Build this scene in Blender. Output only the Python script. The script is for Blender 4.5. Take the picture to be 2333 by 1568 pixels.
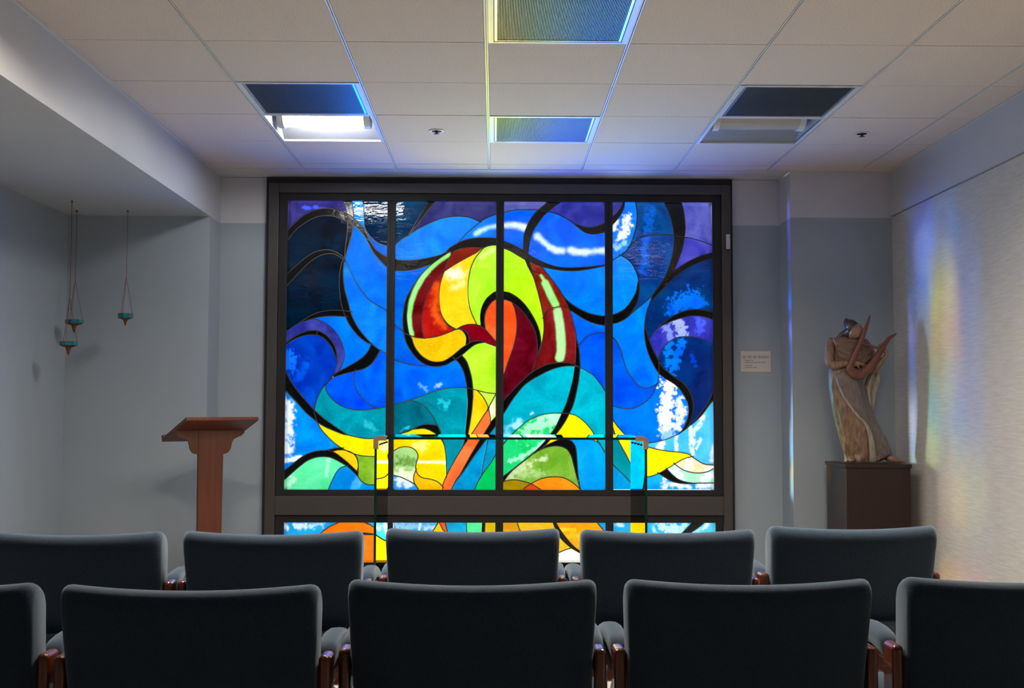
import bpy, bmesh, math, random
from math import sin, cos, pi, radians, sqrt, atan2
from mathutils import Vector, Matrix, geometry, noise
random.seed(7)
SC = bpy.context.scene
COL = SC.collection
for o in list(bpy.data.objects):
    bpy.data.objects.remove(o)

# ---------------------------------------------------------------- camera
cam_d = bpy.data.cameras.new('camera')
cam_d.sensor_width = 36.0
cam_d.lens = 40.016
cam = bpy.data.objects.new('camera', cam_d)
COL.objects.link(cam)
PITCH, YAW, ROLL = .0566, .0148, .0024
_f = Vector((sin(YAW) * cos(PITCH), cos(YAW) * cos(PITCH), sin(PITCH)))
_r = Vector((cos(YAW), -sin(YAW), 0))
_u = _r.cross(_f)
_r2 = _r * cos(ROLL) + _u * sin(ROLL)
_u2 = -_r * sin(ROLL) + _u * cos(ROLL)
cam.matrix_world = Matrix(((_r2.x, _u2.x, -_f.x, 0), (_r2.y, _u2.y, -_f.y, 0), (_r2.z, _u2.z, -_f.z, 1.2), (0, 0, 0, 1)))
SC.camera = cam

# ---------------------------------------------------------------- world, suns, exposure
SKY = 1.25            # overcast daylight behind the coloured glass
BACKLIGHT = 1.32      # sky plus the share of sunlight the glass diffuses
LAMP = 65.0           # fluorescent diffuser in view
DOWN = 112.0           # added downlights, out of view over the chairs
w = bpy.data.worlds.new('overcast_sky')
SC.world = w
w.use_nodes = True
nt = w.node_tree
bg = nt.nodes['Background']
bg.inputs[0].default_value = (.97, .985, 1.0, 1)
bg.inputs[1].default_value = SKY


def sun(name, d, energy, angle, col):
    l = bpy.data.lights.new(name, 'SUN')
    l.energy = energy
    l.angle = radians(angle)
    l.color = col
    o = bpy.data.objects.new(name, l)
    COL.objects.link(o)
    o.location = (-3, 14, 6)
    o.rotation_euler = Vector(d).normalized().to_track_quat('-Z', 'Y').to_euler()


sun('sun_low', (.93, -.36, -.045), 12.0, 8, (1, .98, .95))         # low sun raking across from the left
sun('bounce_fill', (.03, -.55, .70), 18.0, 75, (1, .98, .95))   # added upward fill standing for bounce off unseen ground outside
sun('sky_fill', (.12, -.95, -.06), 16.0, 130, (.97, .985, 1))    # added broad fill through the window, on top of the sky
vs = SC.view_settings
SC.display_settings.display_device = 'sRGB'
vs.view_transform = 'Standard'
vs.look = 'None'
vs.exposure = 0.0
vs.gamma = 1.0
vs.use_curve_mapping = False
cy = SC.cycles
cy.use_denoising = True
cy.max_bounces = 10
cy.diffuse_bounces = 5
cy.glossy_bounces = 4
cy.transmission_bounces = 6
cy.transparent_max_bounces = 24
cy.sample_clamp_indirect = 4.0
cy.caustics_reflective = False
cy.caustics_refractive = False


# ---------------------------------------------------------------- materials
def lin(h):
    return tuple((c / 255 / 12.92) if c / 255 <= .04045 else ((c / 255 + .055) / 1.055) ** 2.4 for c in h)


def mat(name, col, rough=.6, metal=0.0, var=0.0, scale=20, stretch=(1, 1, 1), bump=0.0, bscale=None, spec=.5, col2=None, coat=0.0):
    m = bpy.data.materials.new(name)
    m.use_nodes = True
    n, l = m.node_tree.nodes, m.node_tree.links
    p = n['Principled BSDF']
    p.inputs['Roughness'].default_value = rough
    p.inputs['Metallic'].default_value = metal
    p.inputs['Specular IOR Level'].default_value = spec
    p.inputs['Coat Weight'].default_value = coat
    p.inputs['Base Color'].default_value = (*col, 1)
    if var or bump or col2:
        tc = n.new('ShaderNodeTexCoord')
        mp = n.new('ShaderNodeMapping')
        mp.inputs['Scale'].default_value = stretch
        l.new(tc.outputs['Object'], mp.inputs[0])
        nz = n.new('ShaderNodeTexNoise')
        nz.inputs['Scale'].default_value = scale
        nz.inputs['Detail'].default_value = 5
        l.new(mp.outputs[0], nz.inputs[0])
        if var or col2:
            mx = n.new('ShaderNodeMix')
            mx.data_type = 'RGBA'
            a = [max(0, c * (1 - var)) for c in col]
            b = col2 if col2 else [min(1, c * (1 + var)) for c in col]
            mx.inputs[6].default_value = (*(col if col2 else a), 1)
            mx.inputs[7].default_value = (*b, 1)
            rp = n.new('ShaderNodeMapRange')
            rp.inputs[1].default_value = .3
            rp.inputs[2].default_value = .7
            l.new(nz.outputs[0], rp.inputs[0])
            l.new(rp.outputs[0], mx.inputs[0])
            l.new(mx.outputs[2], p.inputs['Base Color'])
        if bump:
            nb = nz
            if bscale:
                nb = n.new('ShaderNodeTexNoise')
                nb.inputs['Scale'].default_value = bscale
                nb.inputs['Detail'].default_value = 4
                l.new(mp.outputs[0], nb.inputs[0])
            bp = n.new('ShaderNodeBump')
            bp.inputs['Strength'].default_value = bump
            bp.inputs['Distance'].default_value = .004
            l.new(nb.outputs[0], bp.inputs['Height'])
            l.new(bp.outputs[0], p.inputs['Normal'])
    return m


def emit(name, col, s):
    m = bpy.data.materials.new(name)
    m.use_nodes = True
    n, l = m.node_tree.nodes, m.node_tree.links
    n.remove(n['Principled BSDF'])
    e = n.new('ShaderNodeEmission')
    e.inputs[0].default_value = (*col, 1)
    e.inputs[1].default_value = s
    l.new(e.outputs[0], n['Material Output'].inputs[0])
    return m


def stained():
    """Coloured window glass: tint from each piece's colour attribute, part see-through, part diffusing, glossy wavy skin."""
    m = bpy.data.materials.new('stained_glass')
    m.use_nodes = True
    n, l = m.node_tree.nodes, m.node_tree.links
    n.remove(n['Principled BSDF'])
    at = n.new('ShaderNodeAttribute')
    at.attribute_name = 'tint'
    geo = n.new('ShaderNodeNewGeometry')
    oi = n.new('ShaderNodeObjectInfo')
    off = n.new('ShaderNodeVectorMath')
    off.operation = 'MULTIPLY_ADD'
    cmb = n.new('ShaderNodeCombineXYZ')
    for k in range(3):
        l.new(oi.outputs['Random'], cmb.inputs[k])
    off.inputs[1].default_value = (37, 17, 23)
    l.new(cmb.outputs[0], off.inputs[0])
    l.new(geo.outputs['Position'], off.inputs[2])
    n1 = n.new('ShaderNodeTexNoise')
    n1.inputs['Scale'].default_value = 5.5
    n1.inputs['Detail'].default_value = 7
    n1.inputs['Roughness'].default_value = .52
    n1.inputs['Distortion'].default_value = .9
    l.new(off.outputs[0], n1.inputs[0])
    mr = n.new('ShaderNodeMapRange')
    mr.inputs[1].default_value = .3
    mr.inputs[2].default_value = .7
    mr.inputs[3].default_value = .82
    mr.inputs[4].default_value = 1.22
    l.new(n1.outputs[0], mr.inputs[0])
    n2 = n.new('ShaderNodeTexNoise')
    n2.inputs['Scale'].default_value = 60
    n2.inputs['Detail'].default_value = 4
    l.new(off.outputs[0], n2.inputs[0])
    mr2 = n.new('ShaderNodeMapRange')
    mr2.inputs[1].default_value = .3
    mr2.inputs[2].default_value = .7
    mr2.inputs[3].default_value = .97
    mr2.inputs[4].default_value = 1.03
    l.new(n2.outputs[0], mr2.inputs[0])
    mul = n.new('ShaderNodeMath')
    mul.operation = 'MULTIPLY'
    l.new(mr.outputs[0], mul.inputs[0])
    l.new(mr2.outputs[0], mul.inputs[1])
    # thicker and thinner glass shifts hue a little: gamma on the tint, then gain
    gm = n.new('ShaderNodeGamma')
    inv = n.new('ShaderNodeMath')
    inv.operation = 'DIVIDE'
    inv.inputs[0].default_value = 1.0
    l.new(mul.outputs[0], inv.inputs[1])
    l.new(at.outputs['Color'], gm.inputs[0])
    l.new(inv.outputs[0], gm.inputs[1])
    vm = n.new('ShaderNodeVectorMath')
    vm.operation = 'SCALE'
    l.new(gm.outputs[0], vm.inputs[0])
    l.new(mr2.outputs[0], vm.inputs['Scale'])
    tr = n.new('ShaderNodeBsdfTransparent')
    tl = n.new('ShaderNodeBsdfTranslucent')
    l.new(vm.outputs[0], tr.inputs[0])
    l.new(vm.outputs[0], tl.inputs[0])
    mx = n.new('ShaderNodeMixShader')
    mx.inputs[0].default_value = .94
    l.new(tl.outputs[0], mx.inputs[1])
    l.new(tr.outputs[0], mx.inputs[2])
    gl = n.new('ShaderNodeBsdfGlossy')
    gl.inputs['Roughness'].default_value = .03
    wv = n.new('ShaderNodeTexNoise')
    wv.inputs['Scale'].default_value = 14
    wv.inputs['Detail'].default_value = 3
    wv.inputs['Distortion'].default_value = 1.2
    wm = n.new('ShaderNodeMapping')
    wm.inputs['Scale'].default_value = (.6, 1, 1.8)
    l.new(off.outputs[0], wm.inputs[0])
    l.new(wm.outputs[0], wv.inputs[0])
    bp = n.new('ShaderNodeBump')
    bp.inputs['Strength'].default_value = .05
    bp.inputs['Distance'].default_value = .02
    l.new(wv.outputs[0], bp.inputs['Height'])
    l.new(bp.outputs[0], gl.inputs['Normal'])
    fr = n.new('ShaderNodeFresnel')
    fr.inputs[0].default_value = 1.5
    m2 = n.new('ShaderNodeMixShader')
    l.new(fr.outputs[0], m2.inputs[0])
    l.new(mx.outputs[0], m2.inputs[1])
    l.new(gl.outputs[0], m2.inputs[2])
    l.new(m2.outputs[0], n['Material Output'].inputs[0])
    return m


def sheet_glass(name, tint, refl=1.5):
    m = bpy.data.materials.new(name)
    m.use_nodes = True
    n, l = m.node_tree.nodes, m.node_tree.links
    n.remove(n['Principled BSDF'])
    tr = n.new('ShaderNodeBsdfTransparent')
    tr.inputs[0].default_value = (*tint, 1)
    if refl:
        gl = n.new('ShaderNodeBsdfGlossy')
        gl.inputs['Roughness'].default_value = .0
        fr = n.new('ShaderNodeFresnel')
        fr.inputs[0].default_value = refl
        mx = n.new('ShaderNodeMixShader')
        l.new(fr.outputs[0], mx.inputs[0])
        l.new(tr.outputs[0], mx.inputs[1])
        l.new(gl.outputs[0], mx.inputs[2])
        l.new(mx.outputs[0], n['Material Output'].inputs[0])
    else:
        l.new(tr.outputs[0], n['Material Output'].inputs[0])
    return m


M = {}
M['wall_blue'] = mat('blue_grey_wall_paint', (.33, .385, .44), .55, var=.02, scale=3, bump=.06, bscale=160)
M['wall_light'] = mat('pale_wall_paint', (.60, .60, .64), .55, var=.02, scale=3, bump=.05, bscale=160)
M['soffit'] = mat('soffit_paint', (.53, .545, .57), .45, var=.02, scale=3, bump=.04, bscale=140)
M['fabric_wall'] = mat('woven_wall_covering', (.57, .55, .51), .8, var=.10, scale=60, stretch=(1, .12, 1.6), bump=.25, bscale=120)
M['tile'] = mat('mineral_fibre_tile', (.72, .61, .515), .9, var=.34, scale=260, bump=.35, bscale=230)
M['bar'] = mat('painted_grid_bar', (.70, .66, .60), .4)
M['void'] = mat('dark_void', (.02, .02, .02), .9)
M['rear'] = mat('dark_rear_wall', (.05, .042, .036), .6)  # unseen wall, kept dark so little light bounces onto the chair backs
M['carpet'] = mat('carpet', (.37, .335, .30), .95, var=.3, scale=300, bump=.4)
M['frame'] = mat('bronze_anodised_frame', (.050, .045, .044), .42, var=.06, scale=8)
M['sash'] = mat('dark_sash', (.022, .021, .023), .5, spec=.2)
M['lead'] = mat('lead_came', (.10, .095, .09), .38, metal=.6)
M['stained'] = stained()
M['clear'] = sheet_glass('clear_glass_back', (1, 1, 1), 0)
M['black_glass'] = mat('black_glass', (.004, .005, .006), .14, bump=.35, scale=26, spec=.5)
M['oak'] = mat('orange_wood', (.25, .085, .03), .4, col2=(.17, .05, .018), scale=5, stretch=(12, 12, .7), coat=.2)
M['oak_x'] = mat('orange_wood_trim', (.27, .095, .035), .45, col2=(.19, .06, .02), scale=5, stretch=(.7, 12, 12))
M['cap'] = mat('trim_cap', (.40, .34, .24), .5)
M['lectern'] = mat('cherry_wood', (.135, .028, .009), .40, col2=(.085, .016, .006), scale=4, stretch=(11, 11, .6), coat=.15)
M['pedestal'] = mat('dark_mahogany', (.026, .010, .008), .33, col2=(.017, .007, .006), scale=5, stretch=(14, 14, .8), coat=.08, spec=.3)
M['chair_wood'] = mat('chair_wood', (.13, .030, .014), .22, col2=(.075, .016, .008), scale=5, stretch=(9, 9, .8), coat=.5)
M['cloth'] = mat('blue_grey_upholstery', (.023, .037, .060), .95, var=.35, scale=420, bump=.3, bscale=900, spec=.1)
_p = M['cloth'].node_tree.nodes['Principled BSDF']     # napped wool: pale at grazing angles
_p.inputs['Sheen Weight'].default_value = .42
_p.inputs['Sheen Roughness'].default_value = .45
_p.inputs['Sheen Tint'].default_value = (.72, .87, 1, 1)
M['seam'] = mat('upholstery_seam', (.055, .068, .085), .95)
M['white_metal'] = mat('white_enamel', (.75, .75, .74), .3)
M['alu'] = mat('aluminium', (.62, .63, .64), .28, metal=.9)
M['slat'] = mat('aluminium_slat', (.13, .133, .137), .36, metal=.7)
M['steel'] = mat('chrome', (.7, .7, .7), .2, metal=1)
M['brass'] = mat('aged_copper', (.16, .055, .03), .35, metal=.7, var=.3, scale=60)
M['turq'] = mat('turquoise_glass', (.01, .20, .27), .12, var=.35, scale=50, spec=.6)
M['paper'] = mat('cream_card', (.66, .61, .55), .6)
M['ink'] = mat('dark_ink', (.06, .05, .045), .7)
M['beige'] = mat('beige_plastic', (.55, .49, .42), .5)
M['lens_on'] = emit('lit_diffuser', (1, .975, .94), LAMP)
M['lens_down'] = emit('added_downlight_diffuser', (1, .87, .72), DOWN)
M['reflector'] = mat('satin_reflector', (.66, .67, .68), .42, metal=.35)
M['lens_off'] = mat('unlit_diffuser', (.50, .49, .47), .22, coat=.4)
M['table_glass'] = sheet_glass('table_glass', (.90, .97, .945), 1.36)
M['table_edge'] = mat('green_glass_edge', (.002, .016, .012), .12, spec=.6)
M['bracket'] = mat('brown_clamp', (.19, .12, .08), .35, var=.1, scale=30)
M['robe'] = mat('patinated_robe', (.30, .17, .10), .42, col2=(.10, .065, .05), scale=26, stretch=(2.2, 2.2, .7), bump=.45, bscale=60)
M['mantle'] = mat('patinated_mantle', (.17, .15, .14), .5, col2=(.115, .075, .07), scale=30, stretch=(2.2, 2.2, .6), bump=.5, bscale=70)
M['cloak'] = mat('pale_cloak', (.36, .32, .27), .55, col2=(.22, .18, .15), scale=34, stretch=(2, 2, .6), bump=.4, bscale=70)
M['skin'] = mat('bronze_skin', (.24, .13, .075), .4, var=.2, scale=30)
M['hood'] = mat('dark_bronze_cap', (.055, .038, .034), .28, var=.3, scale=30)
M['drape'] = mat('brown_chest_drape', (.20, .115, .08), .45, col2=(.10, .06, .048), scale=30, bump=.4, bscale=60)
M['lyre'] = mat('red_bronze_lyre', (.14, .045, .032), .38, var=.3, scale=30)


# ---------------------------------------------------------------- mesh helpers
def link(name, bm, m, parent=None, smooth=False, loc=None, rz=0.0, **props):
    me = bpy.data.meshes.new(name)
    bm.normal_update()
    bm.to_mesh(me)
    bm.free()
    ms = m if isinstance(m, (list, tuple)) else [m]
    for x in ms:
        me.materials.append(x)
    if smooth:
        for p in me.polygons:
            p.use_smooth = True
    o = bpy.data.objects.new(name, me)
    COL.objects.link(o)
    if parent:
        o.parent = parent
    if loc is not None:
        o.location = loc
    o.rotation_euler.z = rz
    for k, v in props.items():
        o[k] = v
    return o


def empty(name, loc=(0, 0, 0), rz=0.0, parent=None, **props):
    o = bpy.data.objects.new(name, None)
    o.empty_display_size = .05
    COL.objects.link(o)
    o.location = loc
    o.rotation_euler.z = rz
    if parent:
        o.parent = parent
    for k, v in props.items():
        o[k] = v
    return o


def copy_tree(o, parent=None):
    c = o.copy()
    COL.objects.link(c)
    if parent:
        c.parent = parent
    for ch in list(o.children):
        copy_tree(ch, c)
    return c


def box(bm, x0, x1, y0, y1, z0, z1, mi=0, bevel=0.0, seg=2):
    vs_ = [bm.verts.new(p) for p in ((x0, y0, z0), (x1, y0, z0), (x1, y1, z0), (x0, y1, z0), (x0, y0, z1), (x1, y0, z1), (x1, y1, z1), (x0, y1, z1))]
    fs = []
    for q in ((0, 3, 2, 1), (4, 5, 6, 7), (0, 1, 5, 4), (1, 2, 6, 5), (2, 3, 7, 6), (3, 0, 4, 7)):
        f = bm.faces.new([vs_[i] for i in q])
        f.material_index = mi
        fs.append(f)
    if bevel:
        es = list({e for f in fs for e in f.edges})
        bmesh.ops.bevel(bm, geom=es, offset=bevel, segments=seg, affect='EDGES', profile=.5)
    return vs_


def B(*a, **k):
    bm = bmesh.new()
    box(bm, *a, **k)
    return bm


def smooth_path(P, per=6):
    P = [Vector(p) for p in P]
    if len(P) < 3:
        return P
    Q = [2 * P[0] - P[1]] + P + [2 * P[-1] - P[-2]]
    out = []
    for i in range(1, len(Q) - 2):
        for k in range(per):
            t = k / per
            a, b, c, d = Q[i - 1], Q[i], Q[i + 1], Q[i + 2]
            out.append(.5 * ((2 * b) + (c - a) * t + (2 * a - 5 * b + 4 * c - d) * t * t + (3 * b - a - 3 * c + d) * t ** 3))
    out.append(P[-1])
    return out


def tube(bm, P, R, n=10, flat=(1, 1), per=6, cap=True, mi=0):
    """swept tube along smoothed path, R = radius or list of radii, flat = scale of (side, up)"""
    if not isinstance(R, (list, tuple)):
        R = [R] * len(P)
    S = smooth_path(P, per)
    rs = []
    for i in range(len(S)):
        t = i / (len(S) - 1) * (len(R) - 1)
        k = min(int(t), len(R) - 2)
        rs.append(R[k] + (R[k + 1] - R[k]) * (t - k))
    rings = []
    ref = None
    for i, p in enumerate(S):
        d = (S[min(i + 1, len(S) - 1)] - S[max(i - 1, 0)]).normalized()
        if ref is None:
            ref = Vector((0, -1, 0)) if abs(d.y) < .8 else Vector((0, 0, 1))
        u = (ref - d * ref.dot(d)).normalized()
        ref = u
        v = d.cross(u)
        rings.append([bm.verts.new(p + (u * cos(2 * pi * k / n) * flat[1] + v * sin(2 * pi * k / n) * flat[0]) * rs[i]) for k in range(n)])
    for a, b in zip(rings, rings[1:]):
        for k in range(n):
            f = bm.faces.new((a[k], a[(k + 1) % n], b[(k + 1) % n], b[k]))
            f.material_index = mi
    if cap:
        for r, s in ((rings[0], -1), (rings[-1], 1)):
            p0 = sum((v.co for v in r), Vector()) / n
            i = 0 if s < 0 else len(S) - 1
            d = (S[1] - S[0]).normalized() if s < 0 else (S[-1] - S[-2]).normalized()
            R_ = rs[i]
            m1 = [bm.verts.new(p0 + (v.co - p0) * .7 + d * s * R_ * .5 * min(flat)) for v in r]
            tip = bm.verts.new(p0 + d * s * R_ * .75 * min(flat))
            for k in range(n):
                a, b_ = (r[k], r[(k + 1) % n])
                c, d_ = (m1[(k + 1) % n], m1[k])
                q = (a, d_, c, b_) if s < 0 else (a, b_, c, d_)
                bm.faces.new(q).material_index = mi
                t3 = (d_, tip, c) if s < 0 else (d_, c, tip)
                bm.faces.new(t3).material_index = mi
    return rings


def lathe(bm, prof, n=24, cx=0, cy=0, mi=0):
    rings = []
    for r, z in prof:
        rings.append([bm.verts.new((cx + r * cos(2 * pi * k / n), cy + r * sin(2 * pi * k / n), z)) for k in range(n)])
    for a, b in zip(rings, rings[1:]):
        for k in range(n):
            bm.faces.new((a[k], a[(k + 1) % n], b[(k + 1) % n], b[k])).material_index = mi
    bm.faces.new(rings[0][::-1]).material_index = mi
    bm.faces.new(rings[-1]).material_index = mi


def prism(bm, pts, y0, y1, mi=0):
    """polygon in x,z extruded along y"""
    a = [bm.verts.new((x, y0, z)) for x, z in pts]
    b = [bm.verts.new((x, y1, z)) for x, z in pts]
    n = len(pts)
    bm.faces.new(a).material_index = mi
    bm.faces.new(b[::-1]).material_index = mi
    for k in range(n):
        bm.faces.new((a[k], b[k], b[(k + 1) % n], a[(k + 1) % n])).material_index = mi
    bmesh.ops.recalc_face_normals(bm, faces=bm.faces[:])


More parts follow.
